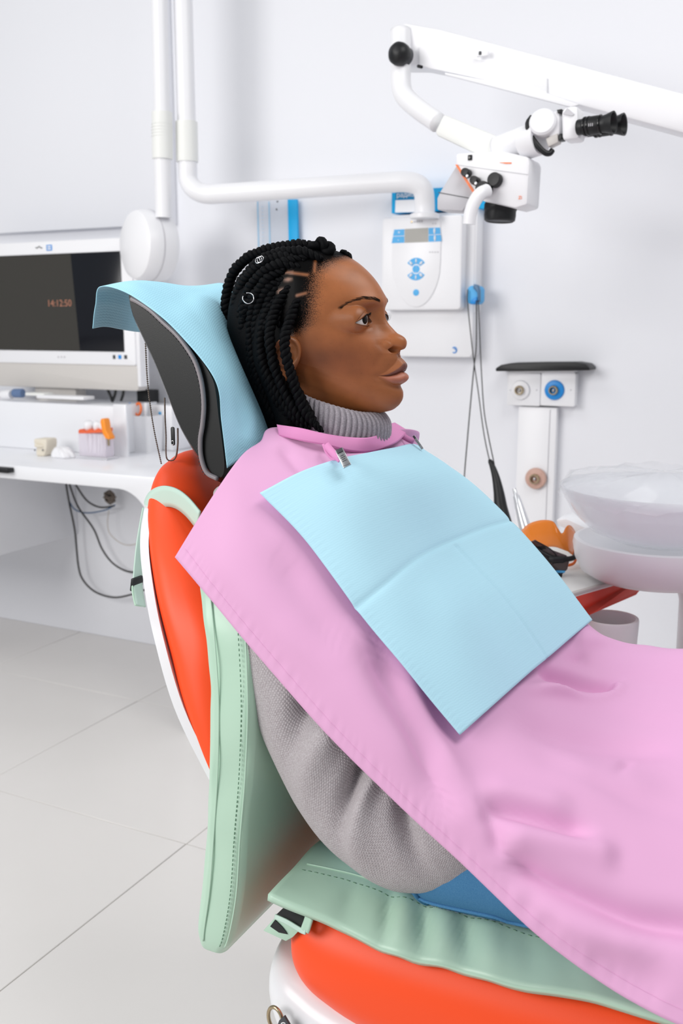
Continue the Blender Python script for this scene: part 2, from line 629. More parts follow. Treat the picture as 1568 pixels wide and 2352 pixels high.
def build_head():
    # rows: z values, denser over the face
    zs = [.1072]
    z = .1072
    while z > -.126:
        if .016 > z > -.006: st = .00048
        elif -.030 > z > -.046 or -.055 > z > -.080: st = .00052
        elif z > .10: st = .0006
        elif z > .05: st = .0018
        else: st = .0010
        z -= st
        zs.append(z)
    zs = np.array(zs)
    # columns: sideways fractions, denser over the face
    th = np.concatenate([np.linspace(0, .80, 118)[:-1], np.linspace(.80, pi / 2, 26)])
    bk = np.linspace(0, pi / 2, 18)[1:]
    rowsV = []
    att = []
    for z in zs:
        m, wd, bd = mid_f(z), wid_f(z), back_f(z)
        c = np.interp(z, [.06, .12], [0, -.02])
        k = .44 * float(smoothstep(-.025, -.135, z))
        s = np.sin(th)
        q = wd * s
        f = c + (m - c) * np.clip(1 - s ** 1.8, 0, 1) ** .7
        qb = wd * np.cos(bk)
        fb = c - (bd + c) * np.sin(bk)
        qq = np.r_[q, qb]
        ff = np.r_[f, fb]
        zz = np.full_like(qq, z)
        rowsV.append((ff, qq, zz, k, m))
    F = np.array([r[0] for r in rowsV])
    Q = np.array([r[1] for r in rowsV])
    Zz = np.array([r[2] for r in rowsV])
    K = np.array([r[3] for r in rowsV])[:, None]
    Mm = np.array([r[4] for r in rowsV])[:, None]
    front = smoothstep(.005, .035, F)
    d, lu, ll, zl = face_relief(Q, Zz)
    F2 = F + d * front
    smax = lambda a, b, s: 0.5 * (a + b + np.sqrt((a - b) ** 2 + s * s))
    for (cf, cq, cz, rf, rq, rz, sm) in ((.1120, 0, -.0248, .0288, .0132, .0140, .0050), (.1170, 0, -.0360, .0150, .0050, .0075, .0030),
                                         (.1080, .0116, -.0298, .0178, .0076, .0098, .0028), (.1080, .0075, -.0262, .0225, .0085, .0110, .0050)):
        e = 1 - ((Q - cq) / rq) ** 2 - ((Zz - cz) / rz) ** 2
        sph = cf + rf * np.sign(e) * np.sqrt(np.abs(e))
        F2 = np.where(F > .05, smax(F2, sph, sm) - .5 * sm * np.exp(-((F2 - sph) / sm) ** 2) * .5, F2)
    F2 -= .0150 * np.exp(-np.hypot((Q - .0088) / .0048, (Zz + .0350) / .0038) ** 3.0) * front
    # ---- eyelids over the eyeball
    t, h, up, lo = eye_open(Q, Zz)
    r2 = EYE_R ** 2 - (Q - EYE_Q) ** 2 - (Zz - EYE_Z) ** 2
    lidr = EYE_R + .0020
    rl2 = lidr ** 2 - (Q - EYE_Q) ** 2 - (Zz - EYE_Z) ** 2
    lid = EYE_F + np.sqrt(np.clip(rl2, 0, None))
    rho = np.hypot(Q - EYE_Q, Zz - EYE_Z)
    near = (1 - smoothstep(.0185, .0250, rho)) * (F > .02)
    F3 = np.where(near > 0, F2 * (1 - near) + smax(F2, lid, .0022) * near, F2)
    ins = np.minimum(up - Zz, Zz - lo) * (h > 0)
    ins = np.where(h > 0, np.minimum(up - Zz, Zz - lo), -1)
    hole = smoothstep(-.0001, .0010, ins) * (F > .02) * smoothstep(0.0, .06, h)
    eyeball = EYE_F + np.sqrt(np.clip(r2, 0, None))
    F3 = F3 * (1 - hole) + np.minimum(eyeball - .0030, F3 - .003) * hole
    # upper lid crease and lower lid fold
    crease = G(Zz - (up + .0042 * h ** .4), .0009) * smoothstep(.02, .3, h) * (F > .02)
    F3 -= .0016 * crease
    fold = G(Zz - (lo - .0055), .0022) * smoothstep(.1, .5, h) * (F > .02)
    F3 -= .0007 * fold
    # ---- lower rows tilt up towards the ear, so the jaw line climbs
    Z3 = Zz + K * np.clip(Mm - F3, 0, .13)
    # nose tip hangs a touch lower than its root
    Z3 -= .0028 * front * np.exp(-(Q / .012) ** 2) * G(Zz + .031, .0065) * smoothstep(.125, .142, F3)
    # ---- under the jaw, neck, shoulders and trunk (hidden by clothes)
    low = []
    f0, q0, z0 = F3[-1], Q[-1], Z3[-1]
    nf, nq = f0.copy(), q0.copy()
    ang = np.arctan2(q0, f0 - .0)
    rings = [(.000, .052, .045, -.122, .45), (-.006, .052, .045, -.145, .25), (-.012, .056, .052, -.170, 0), (-.010, .065, .080, -.190, 0), (.000, .068, .130, -.212, 0),
             (.005, .075, .165, -.250, 0), (.012, .090, .170, -.33, 0), (.035, .102, .165, -.43, 0), (.07, .110, .160, -.53, 0), (.10, .115, .175, -.60, 0),
             (.12, .105, .175, -.66, 0), (.13, .06, .10, -.69, 0)]
    cur = np.stack([f0, q0, z0], 1)
    out = []
    nxt = None
    for i, (cf, rf, rq, zc, kk) in enumerate(rings):
        ring = np.stack([cf + rf * np.cos(ang), rq * np.sin(ang), zc - kk * rf * np.cos(ang) * .6], 1)
        n = 6 if i == 0 else 4
        for s in range(1, n + 1):
            u = s / n
            out.append(cur * (1 - u) + ring * u)
        cur = ring
    low = np.array(out)
    F4 = np.vstack([F3, low[:, :, 0]])
    Q4 = np.vstack([Q, low[:, :, 1]])
    Z4 = np.vstack([Z3, low[:, :, 2]])
    # ---- tones
    n, m = F3.shape
    base = np.array([.325, .108, .034])
    col = np.tile(base, (F4.shape[0], m, 1))
    lit = np.zeros((n, m))
    up_tone = np.array([.150, .055, .040])
    lo_tone = np.array([.42, .150, .090])
    fm = (F > .05)[..., None]
    col[:n] = col[:n] * (1 - (lu[..., None] * fm)) + up_tone * (lu[..., None] * fm)
    col[:n] = col[:n] * (1 - (ll[..., None] * fm)) + lo_tone * (ll[..., None] * fm)
    a = np.abs(Q)
    # brighter T-zone, warmer darker cheek and jaw, darker lids
    tz = (G(Zz - .055, .035) * .16 + G(a, .016) * G(Zz + .012, .022) * .15 + G(a - .034, .02) * G(Zz + .012, .014) * .10)
    ck = G(a - .055, .032) * G(Zz + .055, .036) * .30
    col[:n] *= (1 + tz * (F > .01) - ck * (F > .0))[..., None]
    col[:n, :, 1] *= (1 - .10 * G(a - .05, .03) * G(Zz + .06, .04))
    lidd = G(np.hypot((a - .031) / 1.5, Zz - .010), .013) * .16 * (F > .02)
    col[:n] *= (1 - lidd)[..., None]
    # lash line pigment on the lid edge
    edge = (G(Zz - up, .0009) * .9 + G(Zz - lo, .0006) * .45) * (h > .02) * (F > .02)
    col[:n] *= (1 - np.clip(edge, 0, .93))[..., None]
    return F4, Q4, Z4, col, n


F4, Q4, Z4, TONE, NFACE = build_head()


# hairline on the scalp: hair grows where this is positive (metres behind / above the line)
def scalp(f, q, z):
    a = np.abs(q)
    # line runs from the middle of the forehead down the temple to the ear
    zz = np.array([.150, .0985, .0915, .084, .070, .055, .040, .028, .015, 0.0, -.012, -.03, -.2])
    ff = np.array([.060, .0545, .050, .0400, .0310, .0290, .0285, .0275, .0260, .0215, .008, -.020, -.022])
    return np.interp(-z, -zz, ff) - f


h_d = scalp(F4, Q4, Z4)
# hair grows in parted patches: pale partings between them
part = np.zeros_like(F4)
for (pf, pz, df, dz, wd) in ((-.012, .0715, .030, -.004, .0017), (-.004, .0715, -.022, -.036, .0016), (.006, .0395, .012, .003, .0019), (.022, .092, .004, -.020, .0016),
                             (-.010, .098, .034, -.004, .0013)):
    L2 = df * df + dz * dz
    u = np.clip(((F4 - pf) * df + (Z4 - pz) * dz) / L2, 0, 1)
    dist = np.hypot(F4 - pf - u * df, Z4 - pz - u * dz)
    part = np.maximum(part, np.exp(-(dist / wd) ** 2))
HMASK = np.stack([np.clip(.5 + h_d * 18, 0, 1), part * (F4 > -.05), np.zeros_like(part)], -1)
PERSON_BASE = (HX + .05, HY, .60)


def person_mesh():
    n, m = F4.shape
    idx = []
    V = []
    Cc = []
    Hc = []
    # full rows: +q side then mirrored side (near side is -Y)
    for i in range(n):
        for j in range(m):
            V.append((F4[i, j] + HX, HY - Q4[i, j], Z4[i, j] + HZ))
            Cc.append(TONE[i, j])
            Hc.append(HMASK[i, j])
        for j in range(m - 2, 0, -1):
            V.append((F4[i, j] + HX, HY + Q4[i, j], Z4[i, j] + HZ))
            Cc.append(TONE[i, j])
            Hc.append(HMASK[i, j])
    w_ = 2 * m - 2
    faces = []
    for i in range(n - 1):
        for j in range(w_):
            a, b = i * w_ + j, i * w_ + (j + 1) % w_
            faces.append((a, b, b + w_, a + w_))
    faces.append(tuple(range(w_))[::-1])
    faces.append(tuple((n - 1) * w_ + j for j in range(w_)))
    # ---- ears: a dished disc with rim, ridge and lobe, grown out of the side of the head
    for sd in (-1, 1):
        k = len(V)
        NU, NR = 44, 14
        for r in range(NR + 1):
            rr = r / NR
            for u in range(NU):
                an = 2 * pi * u / NU
                # outline: wide at the top, narrow at the lobe
                ex = .0185 * cos(an) * (1 + .18 * sin(an))
                ez = .0325 * sin(an)
                x, y = ex * rr, ez * rr
                if sin(an) < -.3: x += .005 * (-.3 - sin(an)) * rr
                lobe = smoothstep(-.010, -.024, y)
                rim = .0055 * exp(-((rr - .90) / .10) ** 2) * (1 - lobe) * (0.25 + .75 * smoothstep(.9, .2, cos(an)))
                conch = -.0075 * exp(-((x - .004) / .008) ** 2 - ((y + .004) / .011) ** 2)
                anti = .0042 * exp(-((np.hypot(x + .001, y - .001) - .0118) / .0032) ** 2) * smoothstep(.4, -.3, cos(an))
                trag = .0062 * exp(-((x - .0125) / .0040) ** 2 - ((y + .0035) / .0065) ** 2)
                fossa = -.003 * exp(-((rr - .66) / .12) ** 2) * smoothstep(.3, -.3, cos(an)) * (1 - lobe)
                hgt = .0065 + rim + conch + anti + trag + fossa + .001 * lobe - .006 * max(0, rr - .93) / .07 * (0.6 + .4 * (cos(an) < .2))
                flare = .010 * smoothstep(.012, -.018, x)
                hgt += flare
                # ear plane: leaning back with the head
                ca, sa = cos(radians(-20)), sin(radians(-20))
                px, pz = x * ca - y * sa, x * sa + y * ca
                V.append((HX - .0095 + px, HY + sd * (.0685 + hgt), HZ - .0475 + pz))
                Cc.append(np.array([.28, .098, .034]))
        for r in range(NR):
            for u in range(NU):
                a, b = k + r * NU + u, k + r * NU + (u + 1) % NU
                faces.append((a, b, b + NU, a + NU) if sd < 0 else (a, a + NU, b + NU, b))
        # back of the ear closes into the head
        k2 = len(V)
        for u in range(NU):
            p = V[k + NR * NU + u]
            V.append((p[0] * .6 + (HX - .006) * .4, HY + sd * .060, p[2] * .6 + (HZ - .0475) * .4))
            Cc.append(np.array([.28, .098, .034]))
        for u in range(NU):
            a, b = k + NR * NU + u, k + NR * NU + (u + 1) % NU
            c, d_ = k2 + (u + 1) % NU, k2 + u
            faces.append((a, b, c, d_) if sd < 0 else (a, d_, c, b))
    me = bpy.data.meshes.new('person')
    me.from_pydata(V, [], faces)
    me.update()
    ca = me.color_attributes.new('tone', 'FLOAT_COLOR', 'POINT')
    arr = np.ones((len(V), 4), np.float32)
    arr[:, :3] = np.clip(np.array(Cc), 0, 1)
    ca.data.foreach_set('color', arr.ravel())
    cb = me.color_attributes.new('hairmask', 'FLOAT_COLOR', 'POINT')
    arr = np.zeros((len(V), 4), np.float32)
    arr[:len(Hc), :3] = np.array(Hc)
    cb.data.foreach_set('color', arr.ravel())
    me.shade_smooth()
    return me


person_me = person_mesh()
person_me.transform(Matrix.Translation(-Vector(PERSON_BASE)))
person = bpy.data.objects.new('person', person_me)
COL.objects.link(person)
person_me.materials.append(M_SKIN)
person.location = PERSON_BASE
tag(person, 'seated patient in a grey turtleneck with black braids, lying back and looking right', 'person')


# ---- eyes
def iris_material():
    m = bpy.data.materials.new('iris')
    m.use_nodes = True
    b = m.node_tree.nodes['Principled BSDF']
    b.inputs['Base Color'].default_value = (.010, .0060, .0045, 1)
    b.inputs['Roughness'].default_value = .06
    b.inputs['Specular IOR Level'].default_value = .12
    return m


M_IRIS = iris_material()
for sd in (-1, 1):
    c = np.array([HX + EYE_F, HY + sd * EYE_Q, HZ + EYE_Z])
    gaze = Vector((cos(radians(9)), -sin(radians(9)), .03)).normalized()
    prof = [(EYE_R * sin(a), -EYE_R * cos(a)) for a in np.linspace(.02, pi - .02, 28)]
    eye = MB().lathe(prof, c, gaze, 36).build('eye', M_EYEW, person, sharp=0)
    ap = .335
    prof = [((EYE_R + .00025 + .0006 * (1 - (a / ap) ** 2)) * sin(a), (EYE_R + .00025 + .0006 * (1 - (a / ap) ** 2)) * cos(a)) for a in np.linspace(ap, .004, 10)]
    MB().lathe(prof, c, gaze, 32).build('iris', M_IRIS, eye, sharp=0)

# ---- eyelashes and eyebrows
M_LASH = mat('lash', (.004, .0035, .0035, 1), .6, .2)
M_BROW = mat('brow_hair', (.016, .009, .006, 1), .6, .2)


def skin_front(q, z):
    """forward coordinate of the skin in front at (q, z), looked up in the head rows"""
    row = int(np.argmin(np.abs(Z4[:NFACE, 0] - z)))
    j = np.argsort(Q4[row, :118])
    return float(np.interp(abs(q), Q4[row, :118][j], F4[row, :118][j]))


for sd in (-1, 1):
    lash = MB()
    for k in range(34):
        t = .12 + .86 * k / 33
        if sd > 0 and k % 3: continue
        q = .0172 + t * (.0512 - .0172)
        _, h, up, lo = eye_open(np.array([q]), np.array([0.0]))
        up, lo = float(up[0]), float(lo[0])
        r2 = (EYE_R + .0012) ** 2 - (q - EYE_Q) ** 2 - (up - EYE_Z) ** 2
        f = EYE_F + sqrt(max(r2, 1e-6)) if r2 > 0 else EYE_F + .001
        sp = (t - .45) * .9
        ln = .0058 * (.5 + .5 * sin(pi * min(1, t)))
        nq = (q - EYE_Q) / EYE_R * .8
        nn = np.array([sqrt(max(1 - nq * nq, .05)), nq, 0])
        p0 = np.array([f, q, up + .0002])
        p1 = p0 + nn * .60 * ln + np.array([0, 0, -.06 * ln])
        p2 = p0 + nn * 1.0 * ln + np.array([0, 0, .45 * ln])
        pts = catmull([p0, p1, p2], 6)
        W = np.stack([pts[:, 0] + HX, HY + sd * pts[:, 1], pts[:, 2] + HZ], 1)
        lash.tube(W, np.linspace(.00024, .00006, 6), 5)
        if k % 2 == 0 and .25 < t:
            r2 = (EYE_R + .0012) ** 2 - (q - EYE_Q) ** 2 - (lo - EYE_Z) ** 2
            f = EYE_F + sqrt(max(r2, 1e-6)) if r2 > 0 else EYE_F + .001
            p0 = np.array([f - .0003, q, lo - .0004])
            ln = .0042
            p1 = p0 + np.array([.8 * ln, sp * ln * .5, -.35 * ln])
            W = np.stack([np.array([p0[0], p1[0]]) + HX, HY + sd * np.array([p0[1], p1[1]]), np.array([p0[2], p1[2]]) + HZ], 1)
            lash.tube(W, [.00022, .00006], 4)
    lash.build('eyelashes', M_LASH, person, sharp=0)
    brow = MB()
    for k in range(270):
        t = random.random() ** 1.25
        # arch from the inner end out to the tail
        q = .0115 + t * .0395
        zc = float(np.interp(t, [0, .2, .5, .75, 1], [.0315, .0350, .0365, .0325, .0215]))
        hwid = float(np.interp(t, [0, .15, .5, .8, 1], [.0018, .0024, .0017, .0009, .0003]))
        if random.random() > np.interp(t, [0, .1, .45, 1], [.75, 1, .8, .5]): continue
        z = zc + random.uniform(-1, 1) * hwid
        ln = random.uniform(.0045, .0075)
        dz = float(np.interp(t, [0, .3, .6, 1], [.75, .30, -.10, -.6])) + random.uniform(-.15, .15)
        dq = 1.0 - .3 * abs(dz)
        q1, z1 = q + ln * dq * .85, z + ln * dz * .55
        f0, f1 = skin_front(q, z), skin_front(q1, z1)
        fm = max((f0 + f1) / 2, f1) + .0006
        P = np.array([[f0 - .0003, q, z], [fm + .0001, (q + q1) / 2, (z + z1) / 2], [f1 + .0004, q1, z1]])
        W = np.stack([P[:, 0] + HX, HY + sd * P[:, 1], P[:, 2] + HZ], 1)
        brow.tube(W, [.00015, .00014, .00004], 4)
    brow.build('eyebrow', M_BROW, person, sharp=0)
# ------------------------------------------------------------------ hair: a cropped cap with partings and twisted braids


def braid(path, r=.0062, name='braid', pitch=.017, n=None, taper=True, seg=7):
    """two strands twisted round each other along a path of world points"""
    P = catmull(path, 200)
    L = np.linalg.norm(np.diff(P, axis=0), axis=1).sum()
    n = n or int(L / .0022)
    P = resample(P, n)
    T = np.gradient(P, axis=0)
    T /= np.linalg.norm(T, axis=1)[:, None]
    N = np.zeros_like(P)
    N[0] = np.cross(T[0], [0.1, 0.9, 0.3])
    N[0] /= np.linalg.norm(N[0])
    for i in range(1, n):
        v = N[i - 1] - T[i] * (N[i - 1] @ T[i])
        N[i] = v / np.linalg.norm(v)
    B = np.cross(T, N)
    s = np.linspace(0, L, n)
    env = np.ones(n)
    if taper: env = np.clip(.55 + s / .03 * .45, 0, 1) * np.clip(.35 + (L - s) / .03 * .65, 0, 1)
    mb = MB()
    ph0 = random.uniform(0, 2 * pi)
    for k in (0, 1):
        ph = 2 * pi * s / pitch + k * pi + ph0
        C = P + (N * np.cos(ph)[:, None] + B * np.sin(ph)[:, None]) * (r * .52 * env)[:, None]
        rad = r * .66 * env * (1 + .08 * np.sin(s / .0047 + k))
        mb.tube(C, rad, seg)
    return mb.build(name, M_HAIR, person, sharp=0)


def hp(f, q, z):
    """head coordinates (forward, towards the camera, up) to world"""
    return np.array([HX + f, HY - q, HZ + z])


def hpx(x, y, q):
    """point of the hair seen at a pixel, q metres on the camera's side of the middle of the head"""
    return aty(x, y, HY - q)


# cropped cap over the back of the skull, just inside the hairline
rows = []
for u in np.linspace(0, 1, 40):
    z = .1075 - u * .160
    m_, wd, bd = float(mid_f(max(z, -.126))), float(wid_f(max(z, -.126))), float(back_f(max(z, -.126)))
    fl = float(np.interp(-z, [-.150, -.0985, -.0915, -.084, -.070, -.055, -.040, -.028, -.015, 0, .012, .03, .2], [.030, .015, .005, -.004, -.014, -.020, -.022, -.024, -.026, -.030, -.034, -.040, -.040]))
    c = float(np.interp(z, [.06, .12], [0, -.02]))
    ring = []
    for an in np.linspace(-1, 1, 61):
        th = abs(an) * pi / 2 * 2
        if abs(an) < .5:
            s_ = sin(abs(an) * pi)
            f = c + (m_ - c) * max(1 - s_ ** 1.8, 0) ** .7
            q = wd * s_
        else:
            t = (abs(an) - .5) * pi
            f = c - (bd + c) * sin(t)
            q = wd * cos(t)
        g = fl - f
        rr = .935 + .083 * float(smoothstep(-.010, .016, g))
        back = float(smoothstep(-.02, -.09, f)) * .014
        ring.append(hp(f * rr - back, np.sign(an if an else 1) * q * rr, z + .003 * float(smoothstep(.06, .12, z))))
    rows.append(ring)
cap = np.array(rows)
cap_mb = MB().grid(cap, cv=False)
HAIR = None

# -- braids on the camera's side: pixel x, y and sideways distance q
near = [
    [(735, 566, .020), (700, 562, .022), (655, 566, .022), (610, 575, .020), (568, 593, .016), (540, 620, .012), (525, 655, .010), (519, 700, .012), (527, 760, .015), (548, 830, .02)],
    [(700, 600, .052), (650, 590, .056), (610, 602, .052), (572, 632, .046), (549, 668, .040), (540, 710, .038), (545, 770, .032), (565, 850, .035), (600, 930, .045)],
    [(690, 612, .058), (640, 608, .064), (600, 630, .064), (572, 665, .060), (560, 715, .058), (565, 780, .046), (585, 860, .052), (625, 950, .058)],
    [(660, 640, .060), (630, 650, .066), (604, 680, .066), (590, 730, .064), (590, 790, .064), (606, 865, .066), (645, 950, .068)],
    [(676, 655, .062), (655, 670, .070), (634, 705, .077), (621, 750, .088), (620, 790, .096), (630, 840, .096), (650, 890, .090), (680, 945, .085), (712, 985, .080)],
    [(690, 680, .064), (676, 705, .075), (662, 745, .086), (653, 785, .098), (660, 830, .099), (675, 880, .093), (697, 935, .086), (728, 985, .082)],
    [(660, 690, .068), (632, 715, .072), (606, 760, .074), (600, 815, .077), (620, 870, .079), (652, 925, .080), (690, 985, .080)],
    [(640, 680, .066), (612, 720, .072), (600, 775, .076), (604, 830, .078), (622, 890, .078), (655, 960, .076)],
    [(620, 700, .066), (585, 740, .062), (575, 800, .060), (588, 870, .062), (620, 940, .066), (650, 985, .068)],
    [(700, 612, .042), (668, 628, .056), (640, 655, .062), (614, 700, .066), (604, 760, .068), (608, 830, .07), (630, 900, .074), (668, 970, .076)],
    [(740, 596, .044), (706, 582, .048), (668, 578, .048), (626, 586, .046), (590, 606, .042), (558, 645, .034), (543, 690, .022), (545, 750, .024), (560, 830, .028), (590, 910, .036)],
    [(672, 700, .070), (668, 725, .074), (670, 745, .076)],
    [(645, 700, .070), (638, 730, .076), (640, 752, .077)],
    [(625, 640, .068), (590, 670, .066), (566, 710, .058), (558, 760, .052), (564, 820, .050), (582, 890, .046), (615, 960, .054)],
    [(655, 620, .064), (622, 634, .068), (596, 664, .068), (580, 710, .064), (576, 770, .062), (588, 850, .064), (618, 930, .068)],
    [(705, 590, .050), (660, 600, .060), (620, 615, .062), (586, 645, .058), (562, 690, .052), (552, 740, .048), (556, 810, .046), (574, 880, .05)],
    [(690, 900, .080), (704, 940, .082), (722, 970, .082), (742, 992, .080)],
    [(670, 880, .086), (690, 925, .086), (712, 962, .084), (735, 992, .082)],
    [(640, 900, .078), (664, 940, .080), (690, 975, .080), (710, 995, .080)],
]
for i, pts in enumerate(near):
    P = [hpx(*p) for p in pts]
    braid(P, r=(.0075 if i in (0, 10) else .0070))
# -- braids over the crown and down the far side
for k in range(9):
    q0 = .005 - k * .009
    P = [hp(.030 - .004 * k, q0, .106 - .0016 * k), hp(-.02, q0 * 1.02, .110 - .0016 * k), hp(-.075, q0 * .9, .094 - .001 * k), hp(-.112, q0 * .8, .055),
         hp(-.128, q0 * .75, .01), hp(-.112, q0 * .75, -.06), hp(-.08, q0 * .8, -.12), hp(-.055, q0, -.160)]
    braid(P, r=.0068)
for k in range(6):
    P = [hp(.012 - .012 * k, -.064, .060 - .006 * k), hp(-.02 - .008 * k, -.078, .035), hp(-.035 - .008 * k, -.080, -.02), hp(-.03 - .006 * k, -.080, -.08), hp(-.01 - .010 * k, -.074, -.150)]
    braid(P, r=.0068)
# the hair mass behind and below the ear, under the braids
core = catmull([hp(-.085, .0, .06), hp(-.092, .006, .01), hp(-.080, .012, -.05), hp(-.058, .018, -.10), hp(-.040, .022, -.15)], 24)
cap_mb.tube(core, np.interp(np.linspace(0, 1, 24), [0, .3, .7, 1], [.045, .052, .050, .046]), 20)
core = catmull([hp(-.052, .048, .02), hp(-.050, .056, -.04), hp(-.032, .058, -.09), hp(-.008, .060, -.150)], 20)
cap_mb.tube(core, np.interp(np.linspace(0, 1, 20), [0, .4, 1], [.022, .024, .020]), 14)
HAIR = cap_mb.build('hair', M_HAIR, person, sharp=0)
# wound knots where the front braids start
knot = [hpx(717, 575, .022), hpx(728, 562, .022), hpx(742, 560, .021), hpx(752, 568, .020), hpx(756, 580, .020), hpx(748, 586, .022)]
braid(knot, r=.0092, name='braid', taper=False, pitch=.03)
knot = [hpx(783, 594, -.004), hpx(788, 583, -.004), hpx(795, 583, -.005), hpx(800, 592, -.006), hpx(806, 598, -.008)]
braid(knot, r=.0056, name='braid', taper=False, pitch=.02)
# metal hair rings threaded on two braids
M_SILVER = mat('polished_silver', srgb(225, 225, 228), .12, .5, metal=1.0)
c = hpx(570, 685, .084)
nrm = -ray(570, 685) + np.array([0, 0, .25])
nrm /= np.linalg.norm(nrm)
u_ = np.cross(nrm, [0, 0, 1.0])
u_ /= np.linalg.norm(u_)
v_ = np.cross(nrm, u_)
an = np.linspace(0.5, 2 * pi - .35, 40)
ring = [c + (u_ * cos(a - .9) * 1.0 + v_ * sin(a - .9) * .98) * .0078 for a in an]
MB().tube(ring, .00075, 8).build('hair_ring', M_SILVER, person, sharp=0)
c = hpx(597, 597, .068)
pts = []
for a in np.linspace(0, 5 * pi, 70):
    pts.append(c + np.array([.0042 * cos(a), -.002 + .0042 * sin(a) * .4, .0042 * sin(a)]) + np.array([1, .1, .35]) * (a / (5 * pi) - .5) * .007)
MB().tube(pts, .0006, 6).build('hair_ring', M_SILVER, person, sharp=0)
# ------------------------------------------------------------------ fabrics


def fabric(name, col, kind, scale, strength, dist, rough=.8, spec=.2, sheen=0.0, col2=None, mixf=0.0):
    """woven or knitted cloth: the relief follows the mesh's UV map (u across, v along, in metres)"""
    m = mat(name, col, rough, spec, sheen=sheen)
    nt = m.node_tree
    b = nt.nodes['Principled BSDF']
    uv = nt.nodes.new('ShaderNodeUVMap')
    sx = nt.nodes.new('ShaderNodeSeparateXYZ')
    nt.links.new(uv.outputs['UV'], sx.inputs['Vector'])

    def math(op, a, b_=None, c=None):
        n = nt.nodes.new('ShaderNodeMath')
        n.operation = op
        for i, v in enumerate((a, b_, c)):
            if v is None: continue
            if isinstance(v, (int, float)): n.inputs[i].default_value = v
            else: nt.links.new(v, n.inputs[i])
        return n.outputs[0]
    U, V = sx.outputs['X'], sx.outputs['Y']
    if kind == 'knit':
        # columns of V-shaped stitches
        cu = math('MULTIPLY', U, scale)
        fr = math('FRACT', cu)
        tri = math('ABSOLUTE', math('SUBTRACT', fr, .5))           # 0 mid .. .5 edge
        vv = math('ADD', math('MULTIPLY', V, scale * 1.35), math('MULTIPLY', tri, -1.3))
        st = math('SINE', math('MULTIPLY', vv, 2 * pi))
        rib = math('SINE', math('MULTIPLY', fr, pi))
        h = math('ADD', math('MULTIPLY', st, .5), math('MULTIPLY', rib, .9))
    elif kind == 'rib':
        h = math('SINE', math('MULTIPLY', math('ADD', math('MULTIPLY', V, scale), math('MULTIPLY', math('SINE', math('MULTIPLY', U, scale * 2.2)), .12)), 2 * pi))
    else:
        h = math('MULTIPLY', math('SINE', math('MULTIPLY', U, scale * 2 * pi)), math('SINE', math('MULTIPLY', V, scale * 2 * pi)))
    bp = nt.nodes.new('ShaderNodeBump')
    bp.inputs['Strength'].default_value = strength
    bp.inputs['Distance'].default_value = dist
    nt.links.new(h, bp.inputs['Height'])
    nt.links.new(bp.outputs['Normal'], b.inputs['Normal'])
    if col2:
        tc = nt.nodes.new('ShaderNodeTexCoord')
        nz = nt.nodes.new('ShaderNodeTexNoise')
        nz.inputs['Scale'].default_value = mixf
        nz.inputs['Detail'].default_value = 4
        nt.links.new(tc.outputs['Object'], nz.inputs['Vector'])
        mr = nt.nodes.new('ShaderNodeMapRange')
        mr.inputs['From Min'].default_value = .35
        mr.inputs['From Max'].default_value = .65
        nt.links.new(nz.outputs['Fac'], mr.inputs['Value'])
        mx = nt.nodes.new('ShaderNodeMix')
        mx.data_type = 'RGBA'
        mx.inputs['A'].default_value = col
        mx.inputs['B'].default_value = col2
        nt.links.new(mr.outputs['Result'], mx.inputs['Factor'])
        nt.links.new(mx.outputs['Result'], b.inputs['Base Color'])
    return m


M_KNIT = fabric('grey_knit', srgb(178, 170, 173), 'knit', 250, .55, .0016, .95, .1, sheen=.15, col2=srgb(196, 190, 193), mixf=420)
M_COLLAR = fabric('grey_rib_knit', srgb(150, 144, 150), 'knit', 420, .35, .0010, .95, .1, sheen=.15, col2=srgb(170, 164, 172), mixf=500)
M_DENIM = fabric('blue_denim', srgb(66, 122, 168), 'weave', 900, .3, .0005, .85, .2, col2=srgb(84, 138, 180), mixf=1100)
M_DENIMT = mat('denim_thread', srgb(120, 138, 150), .8)
M_CAPE = fabric('pink_cape_cloth', srgb(225, 170, 209), 'weave', 1400, .05, .0002, .62, .25, sheen=.05)
M_CAPEBAND = fabric('pink_band_cloth', srgb(224, 146, 196), 'weave', 1400, .05, .0002, .62, .25)
M_BIB = fabric('blue_bib_paper', srgb(186, 229, 245), 'rib', 300, .06, .0005, .75, .2)
M_DRAPE = fabric('blue_drape_cloth', srgb(172, 224, 243), 'rib', 240, .16, .0007, .75, .2)
M_DRAPEB = fabric('shaded_drape_cloth', srgb(38, 160, 205), 'rib', 240, .35, .0007, .75, .2)  # light blue drape with the hanging flap's shade put into its colour; unassigned


